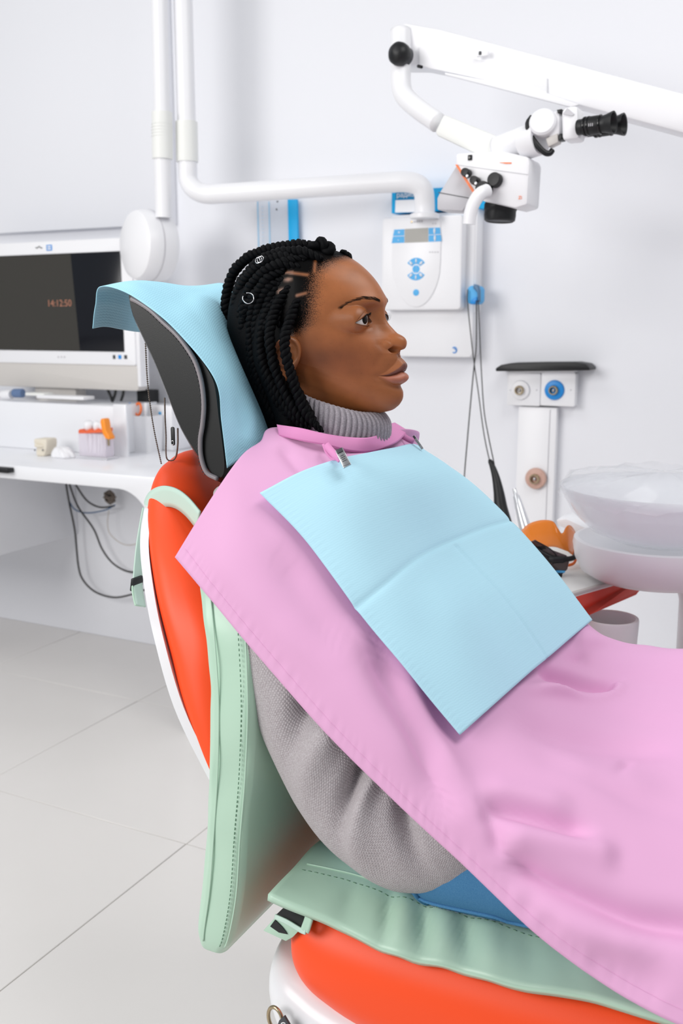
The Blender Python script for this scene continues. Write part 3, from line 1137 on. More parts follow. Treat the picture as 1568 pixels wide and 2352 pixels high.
def sheet(P, name, material, parent=None, thick=.0012, cv=False, sharp=60, flipuv=False, bottom=None):
    """cloth from a grid of points with UVs in metres; given a real thickness"""
    P = np.asarray(P, float)
    n, m = P.shape[:2]
    du = np.zeros((n, m))
    dv = np.zeros((n, m))
    du[:, 1:] = np.cumsum(np.linalg.norm(np.diff(P, axis=1), axis=2), axis=1)
    dv[1:, :] = np.cumsum(np.linalg.norm(np.diff(P, axis=0), axis=2), axis=0)
    faces = []
    for i in range(n - 1):
        for j in range(m if cv else m - 1):
            a, b = i * m + j, i * m + (j + 1) % m
            faces.append((a, b, b + m, a + m))
    me = bpy.data.meshes.new(name)
    me.from_pydata([tuple(p) for p in P.reshape(-1, 3)], [], faces)
    uvl = me.uv_layers.new(name='UVMap')
    U, V = (du.ravel(), dv.ravel()) if not flipuv else (dv.ravel(), du.ravel())
    idx = np.zeros(len(me.loops), int)
    me.loops.foreach_get('vertex_index', idx)
    arr = np.stack([U[idx], V[idx]], 1).astype(np.float32)
    uvl.data.foreach_set('uv', arr.ravel())
    me.shade_smooth()
    o = link(name, me, material, parent)
    if thick:
        md = o.modifiers.new('thickness', 'SOLIDIFY')
        md.thickness = thick
        md.offset = 0
        if bottom:
            md.material_offset = 1
    return o


def normals(P):
    a = np.gradient(P, axis=0)
    b = np.gradient(P, axis=1)
    n = np.cross(a, b)
    return n / (np.linalg.norm(n, axis=2)[..., None] + 1e-12)


def noise2(shape, cells, seed=0):
    """smooth random field, about -1..1"""
    r = np.random.default_rng(seed)
    out = np.zeros(shape)
    for k, (cu, cv_) in enumerate(cells):
        g = r.normal(0, 1, (cu + 3, cv_ + 3))
        A = np.stack([catmull(g[:, j:j + 1], shape[0])[:, 0] for j in range(g.shape[1])], 1)
        B = np.stack([catmull(A[i][:, None], shape[1])[:, 0] for i in range(shape[0])], 0)
        out += B / (2 ** k)
    return out * .6


def ridge(P, pts, width, amp, nrm, ends=.25):
    """raise (or sink) the sheet along a polyline of world points"""
    C = resample(catmull(pts, 60), 60)
    D = np.linalg.norm(P[:, :, None, :] - C[None, None], axis=3)
    k = D.argmin(2)
    d = D.min(2)
    s = k / 59.0
    env = smoothstep(0, ends, s) * smoothstep(1, 1 - ends, s)
    return P + nrm * (amp * env * np.exp(-(d / width) ** 2))[..., None]


# ------------------------------------------------------------------ pink patient cape and blue bib
BW = lambda x, y, Y: aty(x, y, Y)
# bib: rows from the top edge down; columns from the near edge to the far edge
bib_ctrl = [
    [BW(597, 1135, 1.095), BW(690, 1083, 1.135), BW(775, 1056, 1.185), BW(850, 1040, 1.235), BW(903, 1030, 1.300), BW(948, 1022, 1.380), BW(976, 1036, 1.445)],
    [BW(700, 1240, 1.085), BW(785, 1172, 1.130), BW(862, 1130, 1.185), BW(935, 1105, 1.245), BW(985, 1090, 1.310), BW(1033, 1085, 1.385), BW(1075, 1106, 1.450)],
    [BW(815, 1398, 1.070), BW(885, 1340, 1.120), BW(945, 1290, 1.180), BW(1000, 1258, 1.250), BW(1060, 1233, 1.315), BW(1115, 1212, 1.385), BW(1171, 1196, 1.455)],
    [BW(935, 1545, 1.062), BW(1002, 1483, 1.115), BW(1060, 1425, 1.180), BW(1110, 1385, 1.255), BW(1165, 1350, 1.320), BW(1215, 1325, 1.390), BW(1266, 1306, 1.458)],
    [BW(1053, 1690, 1.062), BW(1118, 1632, 1.115), BW(1170, 1585, 1.180), BW(1220, 1540, 1.255), BW(1268, 1500, 1.322), BW(1312, 1463, 1.392), BW(1358, 1425, 1.460)],
]
BIB = net(bib_ctrl, 121, 101)
nb = normals(BIB)
if nb[60, 50] @ (_O - BIB[60, 50]) < 0: nb = -nb
# cape under the bib: same surface a few millimetres lower, carried on to neckline, hems and lap
und = lambda i, j, d=.011: np.asarray(bib_ctrl[i][j]) - nb[i * 30, min(j * 100 // 6, 100)] * d
near_hem = [(402, 1280, 1.050), (480, 1372, 1.030), (592, 1505, 1.012), (745, 1680, .992), (900, 1835, .980), (1050, 1975, .970), (1280, 2185, .952), (1552, 2352, .940)]
near_mid = [(482, 1150, 1.085), (548, 1255, 1.052), (655, 1385, 1.034), (785, 1545, 1.016), (915, 1692, 1.004), (1055, 1832, .996), (1310, 2030, .985), (1590, 2180, .978)]
near_rdg = [(552, 1050, 1.135)] + [None] * 5 + [(1345, 1850, 1.075), (1610, 1975, 1.070)]
inner = [(640, 982, 1.200)] + [None] * 5 + [(1392, 1760, 1.165), (1650, 1840, 1.160)]
midl = [(860, 1022, 1.275)] + [None] * 5 + [(1398, 1660, 1.280), (1640, 1700, 1.280)]
inner2 = [(905, 985, 1.350)] + [None] * 5 + [(1390, 1565, 1.370), (1620, 1590, 1.370)]
far_rdg = [(960, 1000, 1.430)] + [None] * 5 + [(1445, 1490, 1.470), (1640, 1500, 1.470)]
far_y = lambda p: np.array([p[0], 2 * HY - p[1] + .01, p[2]])
C = []
for i in range(8):
    row = [BW(*near_hem[i]), BW(*near_mid[i])]
    if 1 <= i <= 5:
        k = i - 1
        row += [und(k, 0), und(k, 1), und(k, 2), und(k, 3), und(k, 4), und(k, 5), und(k, 6)]
    else:
        a, b, c_, d_, e = (BW(*L[i]) for L in (near_rdg, inner, midl, inner2, far_rdg))
        row += [a, (a + b) / 2, b, c_, (c_ + d_) / 2, d_, e]
    row += [far_y(row[1]) + np.array([.03, 0, -.01]), far_y(row[0]) + np.array([.03, 0, 0])]
    C.append(row)
# beyond the frame the cape runs on over the knees
last = np.array(C[-1])
C.append(list(last + np.array([.20, 0, -.012])))
C.append(list(last + np.array([.36, 0, -.06]) + np.array([0, 0, -.02])))
CAPE = net(C, 230, 190)
nc = normals(CAPE)
if nc[100, 95] @ (_O - CAPE[100, 95]) < 0: nc = -nc
W3 = lambda L: [BW(*p) for p in L]
# folds: each runs along a line of points on the cloth itself
_flat = CAPE.reshape(-1, 3)
_q = _flat - _O
_dp = _q @ _F
_sx, _sy = CX + FPX * (_q @ _R) / _dp, CY - FPX * (_q @ _U) / _dp
onc = lambda L: [_flat[np.argmin((_sx - x) ** 2 + (_sy - y) ** 2)] for x, y in L]
for line, wd, am, en in (
    ([(1085, 1838), (1120, 1848), (1192, 1868), (1302, 1900), (1380, 1915)], .013, -.015, .25),
    ([(1090, 1800), (1200, 1826), (1330, 1866)], .022, .007, .3),
    ([(1100, 1850), (1128, 1895), (1142, 1940), (1150, 1985)], .010, -.008, .3),
    ([(1140, 1918), (1220, 1925), (1330, 1950), (1430, 1975)], .018, .011, .2),
    ([(1145, 1948), (1239, 2010), (1350, 2066), (1460, 2102), (1568, 2122), (1700, 2140)], .017, -.020, .18),
    ([(1160, 2010), (1260, 2085), (1380, 2140), (1540, 2180)], .024, .009, .3),
    ([(1225, 1548), (1290, 1560), (1366, 1575), (1440, 1586)], .013, -.018, .25),
    ([(1160, 1592), (1271, 1588), (1413, 1590), (1568, 1608), (1680, 1625)], .011, .012, .2),
    ([(1279, 1500), (1330, 1520), (1400, 1545)], .010, -.008, .3),
    ([(1300, 1462), (1400, 1480), (1560, 1500)], .016, .006, .3),
    ([(1150, 1640), (1302, 1690), (1429, 1712), (1600, 1722)], .030, -.013, .3),
    ([(1240, 1745), (1380, 1790), (1560, 1800)], .034, .007, .35),
    ([(1400, 1806), (1420, 1775), (1454, 1722)], .006, -.005, .3),
    ([(845, 1440), (900, 1575), (963, 1700), (1002, 1802), (1057, 1897)], .022, -.016, .25),
    ([(890, 1480), (950, 1600), (1020, 1730), (1075, 1815)], .016, .007, .3),
    ([(640, 1015), (680, 1065), (725, 1110)], .010, -.005, .3),
    ([(620, 1230), (720, 1400), (800, 1520)], .024, -.007, .35),
    ([(470, 1200), (520, 1300), (600, 1400), (760, 1580)], .026, .006, .35),
    ([(1180, 2060), (1230, 2085), (1300, 2150)], .012, -.006, .35),
    ([(1330, 2170), (1440, 2230), (1560, 2280)], .022, -.006, .35),
):
    CAPE = ridge(CAPE, onc(line), wd, am, nc, en)
nz = noise2(CAPE.shape[:2], [(9, 7), (20, 16)], 21)
CAPE = CAPE + nc * (nz * .0018 * smoothstep(0, 1.0, np.linspace(0, 8, CAPE.shape[0]))[:, None])[..., None]
# hem puckers on the near edge
jj = np.arange(CAPE.shape[1])
hemw = np.exp(-((jj - 4) / 2.5) ** 2)
pk = np.sin(np.arange(CAPE.shape[0]) * 1.9 + 2 * np.sin(np.arange(CAPE.shape[0]) * .37))
CAPE = CAPE + nc * (pk[:, None] * hemw[None] * .0007)[..., None]
cape = sheet(CAPE, 'patient_cape', M_CAPE, None, thick=.0014)
tag(cape, 'pink cloth patient cape draped from the neck over the lap', 'cape')
# stitched hem line along the near edge
hem = [CAPE[i, 4] + nc[i, 4] * .0008 for i in range(2, 225)]
MB().tube(hem, .0003, 6).build('hem', M_CAPE, cape, sharp=0)
# neckband: a strip standing round the collar
band = []
bt = [(636, 976, 1.205), (690, 984, 1.205), (745, 997, 1.215), (800, 1005, 1.240), (850, 1004, 1.265), (886, 990, 1.315), (893, 976, 1.350), (905, 972, 1.385)]
bb = [(642, 1000, 1.190), (695, 1012, 1.190), (750, 1022, 1.200), (806, 1036, 1.225), (858, 1036, 1.262), (905, 1018, 1.312), (925, 1002, 1.360), (935, 990, 1.40)]
tops, bots = catmull(W3(bt), 80), catmull(W3(bb), 80)
for u in np.linspace(0, 1, 10):
    r = tops * (1 - u) + bots * u
    band.append(r + (_O - r) / np.linalg.norm(_O - r, axis=1)[:, None] * (.0015 * sin(pi * u) + .011 * (1 - u) + .003))
sheet(np.array(band), 'neckband', M_CAPEBAND, cape, thick=.003)
MB().tube(bots + (_O - bots) / np.linalg.norm(_O - bots, axis=1)[:, None] * .003, .0010, 6).build('band_seam', M_CAPEBAND, cape, sharp=0)
# folded pink loops that the clips hold
def ribbon(pts, wid, name, material, parent, thick=.0012, up=(0, 0, 1)):
    C_ = catmull(pts, 24)
    T = np.gradient(C_, axis=0)
    T /= np.linalg.norm(T, axis=1)[:, None]
    view = (_O - C_)
    S = np.cross(T, view)
    S /= np.linalg.norm(S, axis=1)[:, None]
    return sheet(np.stack([C_ - S * wid / 2, C_, C_ + S * wid / 2], 1), name, material, parent, thick)


ribbon(W3([(748, 1020, 1.185), (757, 1032, 1.18), (768, 1044, 1.175), (782, 1056, 1.172)]), .010, 'clip_loop', M_CAPEBAND, cape)
ribbon(W3([(742, 1020, 1.19), (750, 1040, 1.18), (764, 1054, 1.175), (778, 1052, 1.172)]), .004, 'clip_loop', M_CAPEBAND, cape)
ribbon(W3([(905, 992, 1.36), (920, 998, 1.365), (936, 1008, 1.37), (950, 1014, 1.375)]), .009, 'clip_loop', M_CAPEBAND, cape)

from mathutils.kdtree import KDTree
_kd = KDTree(CAPE.shape[0] * CAPE.shape[1])
for _i, _p in enumerate(CAPE.reshape(-1, 3)): _kd.insert(_p, _i)
_kd.balance()


def tuck(P, gap=.007, reach=.09):
    """press clothes that lie under the cape back beneath it"""
    sh = P.shape
    Q_ = P.reshape(-1, 3).copy()
    m_ = CAPE.shape[1]
    cf, nf = CAPE.reshape(-1, 3), nc.reshape(-1, 3)
    for it in range(2):
        for i in range(len(Q_)):
            co, k, d = _kd.find(Q_[i])
            if d > reach or not (1 < k % m_ < m_ - 2): continue
            sd = (Q_[i] - cf[k]) @ nf[k]
            if sd > -gap: Q_[i] -= nf[k] * (sd + gap)
    return Q_.reshape(sh)


# ---- bib: creased where it was folded
nbib = nb
B2 = BIB.copy()
i_, j_ = np.meshgrid(np.linspace(0, 1, 121), np.linspace(0, 1, 101), indexing='ij')
crease = np.exp(-np.abs((i_ - .5) / .012)) * .0030 + np.exp(-np.abs((j_ - .60) / .010)) * .0022 * (i_ > .52)
tent = .0045 * np.exp(-np.abs((j_ - .58) / .16)) * smoothstep(.5, .75, i_)
puff = -.0035 * (np.exp(-((i_ - .25) / .2) ** 2 - ((j_ - .3) / .25) ** 2))
emb = .00035 * np.sin(i_ * 121 * 2.4) * (np.exp(-((j_ - .03) / .02) ** 2) + np.exp(-((j_ - .5) / .5) ** 2) * .3)
B2 = B2 + nb * (tent - crease + puff + emb + .002)[..., None]
nz = noise2(B2.shape[:2], [(5, 4)], 3)
B2 = B2 + nb * (nz * .0014)[..., None]
bib = sheet(B2, 'dental_bib', M_BIB, None, thick=.0008)
tag(bib, 'square blue paper bib clipped over the pink cape on the chest', 'bib')

# ---- metal clips at the bib's top corners
def clip(px0, px1, label, wid):
    a, b_ = BW(*px0), BW(*px1)
    n = _O - a
    n /= np.linalg.norm(n)
    t = b_ - a
    L = np.linalg.norm(t)
    t /= L
    s = np.cross(t, n)
    s /= np.linalg.norm(s)
    n = np.cross(s, t)
    R_ = Matrix((Vector(t), Vector(s), Vector(n))).transposed()
    root = empty('bib_clip', tuple(a), label, 'clip', 'metal clips holding the bib')
    mid = (a + b_) / 2 + n * .006
    MB().box(mid, (L, wid, .0022), .0006, 2, R_).build('upper_jaw', M_STEEL, root)
    MB().box(mid - n * .006, (L * .9, wid * .9, .0016), .0006, 2, R_).build('lower_jaw', M_STEEL, root)
    MB().box(a + t * L * .12 + n * .0076, (L * .22, wid * .8, .0012), .0004, 2, R_).build('lever', M_GREYD, root)
    MB().tube([a + t * L * .35 + n * .003 - s * wid * .55, a + t * L * .35 + n * .003 + s * wid * .55], .0012, 8).build('hinge_pin', M_STEEL, root)
    tip = MB().box(b_ + n * .0045, (.0035, wid * 1.02, .003), .0005, 2, R_).build('jaw_tip', M_STEEL, root)
    for k in range(4):
        MB().box(mid + n * .0013 + t * L * (-.08 + k * .11), (L * .03, wid * (.62 if k % 2 else .45), .0003), 0, 1, R_).build('stamped_mark', M_GREYD, root)
    return root


clip((780, 1036, 1.168), (798, 1072, 1.160), 'larger silver clip on a pink loop at the near corner of the bib', .011)
clip((950, 1002, 1.372), (969, 1030, 1.372), 'small silver clip seen edge on at the far corner of the bib', .004)
# ------------------------------------------------------------------ turtleneck: ribbed collar and the body and sleeve of the sweater
N_RIB = 62
rowsC = []
nseg = N_RIB * 6
an = np.linspace(0, 2 * pi, nseg, endpoint=False)
# (centre forward, half length, half width, height at the middle, tilt forward) from the rolled inner edge over the top and down
prof = [(.022, .058, .050, -.130, -.25), (.024, .064, .055, -.112, -.29), (.026, .069, .0585, -.105, -.31), (.027, .074, .0625, -.104, -.32), (.028, .0785, .066, -.108, -.32), (.029, .0815, .069, -.116, -.30),
        (.0285, .083, .0715, -.128, -.26), (.027, .083, .073, -.142, -.22), (.024, .082, .075, -.156, -.18), (.019, .082, .079, -.170, -.14), (.012, .085, .086, -.184, -.10)]
prof = catmull(prof, 40)
for i, (cf, hf, hq, zc, tl) in enumerate(prof):
    rib = .0019 * np.cos(an * N_RIB) * np.clip(i / 4, .3, 1)
    droop = .004 * np.sin(an * 3 + .8) + .003 * np.sin(an * 5 + 2)
    f = cf + (hf + rib + droop * .4) * np.cos(an)
    q = (hq + rib + droop * .3) * np.sin(an)
    z = zc + tl * (f - cf) + droop * .35 * (1 - i / 40)
    rowsC.append(np.stack([HX + f, HY - q, HZ + z], 1))
sheet(np.array(rowsC), 'sweater_collar', M_COLLAR, person, thick=.002, cv=True)
# trunk of the sweater
rt = []
for (cf, rf, rq, zc) in catmull([(.020, .075, .090, -.180), (.015, .075, .145, -.200), (.010, .085, .180, -.235), (.016, .100, .190, -.30), (.034, .112, .190, -.40), (.062, .126, .185, -.50), (.085, .135, .195, -.575), (.095, .130, .195, -.62)], 40):
    rt.append(np.stack([HX + cf + rf * np.cos(an[::4]), HY - rq * np.sin(an[::4]), HZ + zc - .12 * rf * np.cos(an[::4])], 1))
sheet(tuck(np.array(rt)), 'sweater_trunk', M_KNIT, person, thick=.002, cv=True)
# near sleeve: shoulder, elbow resting on the seat, forearm across the lap; loose and folded
def sleeve(sd):
    Yq = lambda y: HY + sd * (HY - y)
    path = catmull([(-.710, Yq(1.150), 1.015), (-.690, Yq(1.110), .95), (-.640, Yq(1.085), .850), (-.572, Yq(1.068), .738), (-.500, Yq(1.065), .656), (-.420, Yq(1.072), .630), (-.340, Yq(1.100), .645), (-.255, Yq(1.150), .690), (-.215, Yq(1.17), .705)], 120)
    rad = np.interp(np.linspace(0, 1, 120), [0, .12, .3, .45, .6, .72, .85, .93, 1], [.060, .066, .072, .083, .088, .078, .058, .050, .036])
    T = np.gradient(path, axis=0)
    T /= np.linalg.norm(T, axis=1)[:, None]
    side = np.array([0, -1.0, 0]) * (-sd if sd < 0 else 1)
    side = np.array([0, sd * 1.0, 0])
    N = side - T * (T @ side)[:, None]
    N /= np.linalg.norm(N, axis=1)[:, None]
    B = np.cross(T, N)
    m = 96
    a = np.linspace(pi, 3 * pi, m, endpoint=False)
    P = path[:, None] + rad[:, None, None] * (N[:, None] * np.cos(a)[None, :, None] * .92 + B[:, None] * np.sin(a)[None, :, None])
    out = (N[:, None] * np.cos(a)[None, :, None] + B[:, None] * np.sin(a)[None, :, None])
    nz = noise2((120, m + 1), [(10, 5), (18, 9)], 5)[:, :m]
    wrap = smoothstep(0, 12, np.arange(m)) * smoothstep(m, m - 12, np.arange(m))
    P += out * (nz * .0045 * wrap[None] )[..., None]
    # slanting folds at the inside of the elbow
    for (s0, a0, wd, ln, am) in ((.33, -.95, .022, .95, -.034), (.385, -.7, .024, .8, .018), (.455, -.9, .016, .85, -.034), (.50, -.6, .024, .9, .018), (.585, -.8, .016, .8, -.022), (.66, -.5, .020, .7, .010), (.71, -.6, .014, .6, -.012)):
        s = np.linspace(0, 1, 120)[:, None]
        aa = a[None]
        da = np.angle(np.exp(1j * (aa - a0)))
        P += out * (am * np.exp(-((s - s0 - .05 * da) / wd) ** 2 - (da / ln) ** 2))[..., None]
    return tuck(P)


sheet(sleeve(-1), 'sweater_sleeve', M_KNIT, person, thick=.002, cv=True)
sheet(sleeve(1), 'sweater_sleeve', M_KNIT, person, thick=.002, cv=True)

# ------------------------------------------------------------------ jeans: hips and two thighs
def jeans():
    roots = []
    for sd in (-1, 1):
        path = catmull([(-.60, HY + sd * .08, .590), (-.52, HY + sd * .125, .592), (-.42, HY + sd * .162, .597), (-.30, HY + sd * .170, .600), (-.12, HY + sd * .160, .608), (.10, HY + sd * .13, .622), (.26, HY + sd * .13, .612), (.36, HY + sd * .13, .56), (.46, HY + sd * .13, .42), (.60, HY + sd * .13, .24)], 110)
        rad = np.interp(np.linspace(0, 1, 110), [0, .1, .25, .45, .65, .75, 1], [.050, .080, .108, .094, .074, .068, .055])
        T = np.gradient(path, axis=0)
        T /= np.linalg.norm(T, axis=1)[:, None]
        side = np.array([0, 1.0, 0])
        N = side - T * (T @ side)[:, None]
        N /= np.linalg.norm(N, axis=1)[:, None]
        B = np.cross(T, N)
        m = 64
        a = np.linspace(0, 2 * pi, m, endpoint=False)
        P = path[:, None] + rad[:, None, None] * (N[:, None] * np.cos(a)[None, :, None] + B[:, None] * np.sin(a)[None, :, None] * .86)
        nz = noise2((110, m + 1), [(14, 6)], 9 + sd)[:, :m]
        out = (N[:, None] * np.cos(a)[None, :, None] + B[:, None] * np.sin(a)[None, :, None])
        P += out * (.003 * nz * (smoothstep(0, 8, np.arange(m)) * smoothstep(m, m - 8, np.arange(m)))[None])[..., None]
        P = tuck(P)
        o = sheet(P, 'jeans_leg', M_DENIM, person, thick=.0016, cv=True)
        if sd < 0:
            # flat-felled side seam and the corner of the pocket with its stitching
            jb = 3 * m // 4
            k0 = int(m * .47)
            def onleg(i, j, off):
                n_ = out[i, j % m]
                return P[i, j % m] + n_ * off
            seam = [onleg(i, int(38 + (i - 26) * .10), .0020) for i in range(26, 74)]
            MB().tube(seam, .0022, 8).build('seam', M_DENIM, o, sharp=0)
            MB().tube([onleg(26 + (j % 2) * 0, j, .0022) for j in range(30, 43)], .0030, 8).build('pocket_edge', M_DENIM, o, sharp=0)
            st = MB()
            for off in (2,):
                for i in range(26, 72, 1):
                    p, q = onleg(i, int(38 + (i - 26) * .10) + off, .0018), onleg(i + 1, int(38 + (i - 25) * .10) + off, .0018)
                    st.tube(np.array([p * .9 + q * .1, p * .4 + q * .6]), .0005, 5)
            tag(st.build('stitching', M_DENIMT, o, sharp=0), kind='stuff')
    return o


jeans()
# ------------------------------------------------------------------ dental chair
chair = empty('dental_chair', (-.35, HY, 0), 'red leather dental chair with white shells, the patient lying back in it', 'dental chair')


def ring_xy(z, xr, xf, hw, rad, tilt=0.0, m=48, yc=HY):
    """rounded-rectangle ring round a cushion at height z; tilt lowers the front"""
    pts = rrect((xr + xf) / 2, yc, xf - xr, 2 * hw, min(rad, (xf - xr) * .49, hw * .98), m // 4 - 1)
    return [(x, y, z + tilt * (x - (xr + xf) / 2)) for x, y in pts]


def interp_rows(rows, n):
    return catmull(np.array(rows, float), n)


# red backrest: height, rear x, front x, half width
rows = [(.590, -.694, -.688, .262), (.620, -.706, -.688, .268), (.650, -.728, -.690, .268), (.740, -.798, -.694, .252), (.830, -.852, -.706, .224), (.895, -.893, -.752, .190), (.950, -.928, -.806, .150),
        (.992, -.944, -.846, .110), (1.020, -.948, -.876, .074), (1.036, -.942, -.896, .042)]
R_ = interp_rows(rows, 60)
rings = [ring_xy(r[0], r[1], r[2], r[3], .062, tilt=-.16) for r in R_]
end = np.array(rings[-1])
ce = end.mean(0) + np.array([0, 0, .004])
rings += [list(ce + (end - ce) * k + np.array([0, 0, h])) for k, h in ((.75, .006), (.4, .010), (.05, .012))]
MB().loft(rings).build('back_cushion', M_RED, chair, sharp=0)
# white shell behind it: a curved board wider than it is thick
sh = []
for r in interp_rows(rows, 60)[2:46]:
    x0, hw = r[1], r[3]
    outer = []
    for u in np.linspace(-1, 1, 25):
        outer.append((x0 - .020 + .040 * abs(u) ** 3.2, HY + u * (hw + .004), r[0] - .012))
    inner_ = [(x + .014, HY + (y - HY) * .985, z) for x, y, z in outer[::-1]]
    sh.append(outer + inner_)
MB().loft(np.array(sh)).build('back_shell', M_WHITE2, chair, sharp=50)
# recline joint under the backrest
MB().tube([(-.57, HY - .15, .30), (-.57, HY + .15, .30)], .03, 20).build('recline_joint', M_GREYD, chair)

# red seat cushion: along X, half width, top, bottom
rows = [(-.598, .205, .486, .420), (-.594, .255, .496, .395), (-.580, .282, .502, .372), (-.540, .298, .505, .352), (-.46, .305, .505, .335), (-.30, .308, .505, .322), (-.10, .308, .512, .318), (.10, .302, .522, .322), (.30, .290, .520, .330), (.42, .275, .505, .345), (.47, .24, .48, .37)]


def ring_yz(x, hw, zt, zb, rad, m=48):
    pts = rrect(HY, (zt + zb) / 2, 2 * hw, zt - zb, min(rad, (zt - zb) * .48), m // 4 - 1)
    return [(x, y, z) for y, z in pts]


MB().loft([ring_yz(*r, .075) for r in interp_rows(rows, 60)]).build('seat_cushion', M_RED, chair, sharp=0)
# white seat shell
rows = [(-.652, .12, .375, .362), (-.648, .20, .385, .340), (-.630, .262, .390, .310), (-.58, .292, .385, .268), (-.48, .305, .372, .236), (-.2, .308, .352, .21), (.2, .300, .350, .215), (.42, .27, .360, .25), (.46, .22, .36, .29)]
MB().loft([ring_yz(*r, .045) for r in interp_rows(rows, 50)]).build('seat_shell', M_WHITE2, chair, sharp=0)
# leg rest, beyond the frame
rows = [(.44, .25, .50, .40), (.48, .265, .49, .37), (.60, .26, .42, .30), (.80, .25, .31, .20), (.98, .235, .215, .115), (1.03, .20, .18, .11)]
MB().loft([ring_yz(*r, .05) for r in interp_rows(rows, 40)]).build('leg_rest', M_RED, chair, sharp=0)
# pedestal and foot plate
MB().lathe([(.16, .02), (.15, .10), (.12, .16), (.11, .25)], (-.15, HY, 0), (0, 0, 1), 36).build('pedestal', M_WHITE2, chair)
MB().prism([(x, y, 0.0) for x, y in rrect(-.10, HY, .95, .46, .12)], (0, 0, .045), .012).build('foot_plate', M_WHITE2, chair)
# headrest stem
MB().box((-.835, HY, 1.02), (.030, .07, .20), .008, 2, Matrix.Rotation(radians(-18), 3, 'Y')).build('headrest_stem', M_GREYD, chair)
MB().prism([(-.815, 1.195, 1.090), (-.775, 1.195, 1.065), (-.745, 1.195, .985), (-.790, 1.195, .975)], (0, .19, 0), .006).build('headrest_bracket', M_GREYD, chair)

# headrest pad: outline in the X-Z plane, softly pillowed across the width
out = [aty(x, y, 1.150) for x, y in ((292, 676), (300, 720), (322, 770), (350, 830), (380, 905), (405, 970), (432, 1020), (462, 1065), (490, 1098), (512, 1100), (520, 1070), (514, 1010), (507, 960), (500, 900), (492, 868), (470, 830), (440, 790), (410, 757), (370, 722), (330, 690), (305, 675))]
out = np.array(out)[:, [0, 2]]
prof = resample(np.vstack([catmull(out, 140, closed=True), catmull(out, 140, closed=True)[:1]]), 121)[:-1]
cen = prof.mean(0)
tg_ = np.roll(prof, -3, 0) - np.roll(prof, 3, 0)
pn = np.stack([tg_[:, 1], -tg_[:, 0]], 1)
pn /= np.linalg.norm(pn, axis=1)[:, None]
if ((prof - cen) * pn).sum() < 0: pn = -pn
rings = []
spine = np.array([(-.885, 1.245), (-.845, 1.17), (-.800, 1.09)])
for t in np.linspace(0, 1, 26):
    # from the near side face to the far side face
    y = 1.150 + .28 * t
    e = min(t, 1 - t) * .28
    ins = .012 * (1 - min(1, e / .022)) ** 2
    dish = .018 * sin(pi * t) ** .8
    nrm = prof - cen
    ring = []
    for (x, z) in prof:
        p = np.array([x, z]) - pn[len(ring)] * (ins - .0085)
        # the front face is hollowed for the head
        front = float(smoothstep(.0, .03, (x - np.interp(z, [1.03, 1.12, 1.22, 1.3], [-.79, -.805, -.85, -.905]))))
        ring.append((p[0] - dish * front, y, p[1]))
    rings.append(ring)
headrest = MB().loft(np.array(rings)).build('headrest', M_BLACKL, chair, sharp=50)
# grey piping round the near face, and stitches beside it
pp = [(302, 686), (318, 694), (345, 712), (375, 740), (405, 768), (430, 800), (450, 835), (463, 880), (468, 930), (465, 975), (460, 1010), (462, 1050), (475, 1085), (500, 1100)]
pip = catmull([aty(x, y, 1.1485 - .004 * sin(pi * i / 13)) for i, (x, y) in enumerate(pp)], 90)
MB().tube(pip, .0036, 10).build('piping', M_PIPING, headrest, sharp=0)
st = MB()
off = catmull([aty(x - 7, y + 3, 1.1492) for x, y in pp], 120)
for i in range(4, 112, 2): st.tube(off[i:i + 2], .0006, 5)
tag(st.build('stitching', M_GREYD, headrest, sharp=0), kind='stuff')
# zip pull hanging under the headrest
zp = aty(396, 1002, 1.160)
MB().prism([zp + np.array(v) for v in [(x, 0, z) for x, z in rrect(0, 0, .0062, .0275, .0030)]], (0, .002, 0), .0004).build('zip_pull', M_BLACK, headrest)
MB().tube([zp + np.array([.0022 * cos(a), -.0004, -.0095 + .0032 * sin(a)]) for a in np.linspace(0, 2 * pi, 20, endpoint=False)], .0006, 6, closed=True).build('zip_ring', M_STEEL, headrest, sharp=0)

# ---- mint covers over the chair
back_cover = empty('back_cover', (-.66, HY, .39), 'mint green leather cover over the chair back, behind the grey sleeve', 'seat cover')
rows = [(.388, -.724, -.700, .268), (.393, -.729, -.694, .280), (.402, -.732, -.689, .286), (.430, -.733, -.672, .290), (.500, -.722, -.656, .291), (.586, -.712, -.648, .291), (.66, -.706, -.640, .290), (.725, -.704, -.636, .288), (.78, -.706, -.636, .284), (.84, -.716, -.642, .276), (.89, -.734, -.656, .258), (.925, -.752, -.676, .236)]
R_ = interp_rows(rows, 64)
rings = [ring_xy(r[0], r[1], r[2], r[3], .014, m=56) for r in R_]
rings = np.array(rings)
nz = noise2((64, rings.shape[1] + 1), [(12, 6), (20, 10)], 31)[:, :rings.shape[1]]
cc = rings.mean(1, keepdims=True)
vv = rings - cc
vv[..., 2] = 0
vv /= np.linalg.norm(vv, axis=2)[..., None] + 1e-9
rings = rings + vv * (nz * .0022)[..., None]
MB().loft(rings).build('pad', M_MINT, back_cover, sharp=50)
# piped seams and stitches on the near side face
def seam_line(rowsel, xk, dy, r_, name, parent, stitch=False, material=M_MINT, z0=.412, z1=9.0):
    P = np.array([((q[1] * (1 - xk) + q[2] * xk), HY - q[3] - dy, q[0]) for q in R_ if z0 <= q[0] <= z1])
    if not stitch: return MB().tube(P, r_, 8).build(name, material, parent, sharp=0)
    P = resample(P, 150)
    mb = MB()
    for i in range(0, 148, 2): mb.tube(P[i:i + 2], r_, 5)
    return tag(mb.build(name, material, parent, sharp=0), kind='stuff')


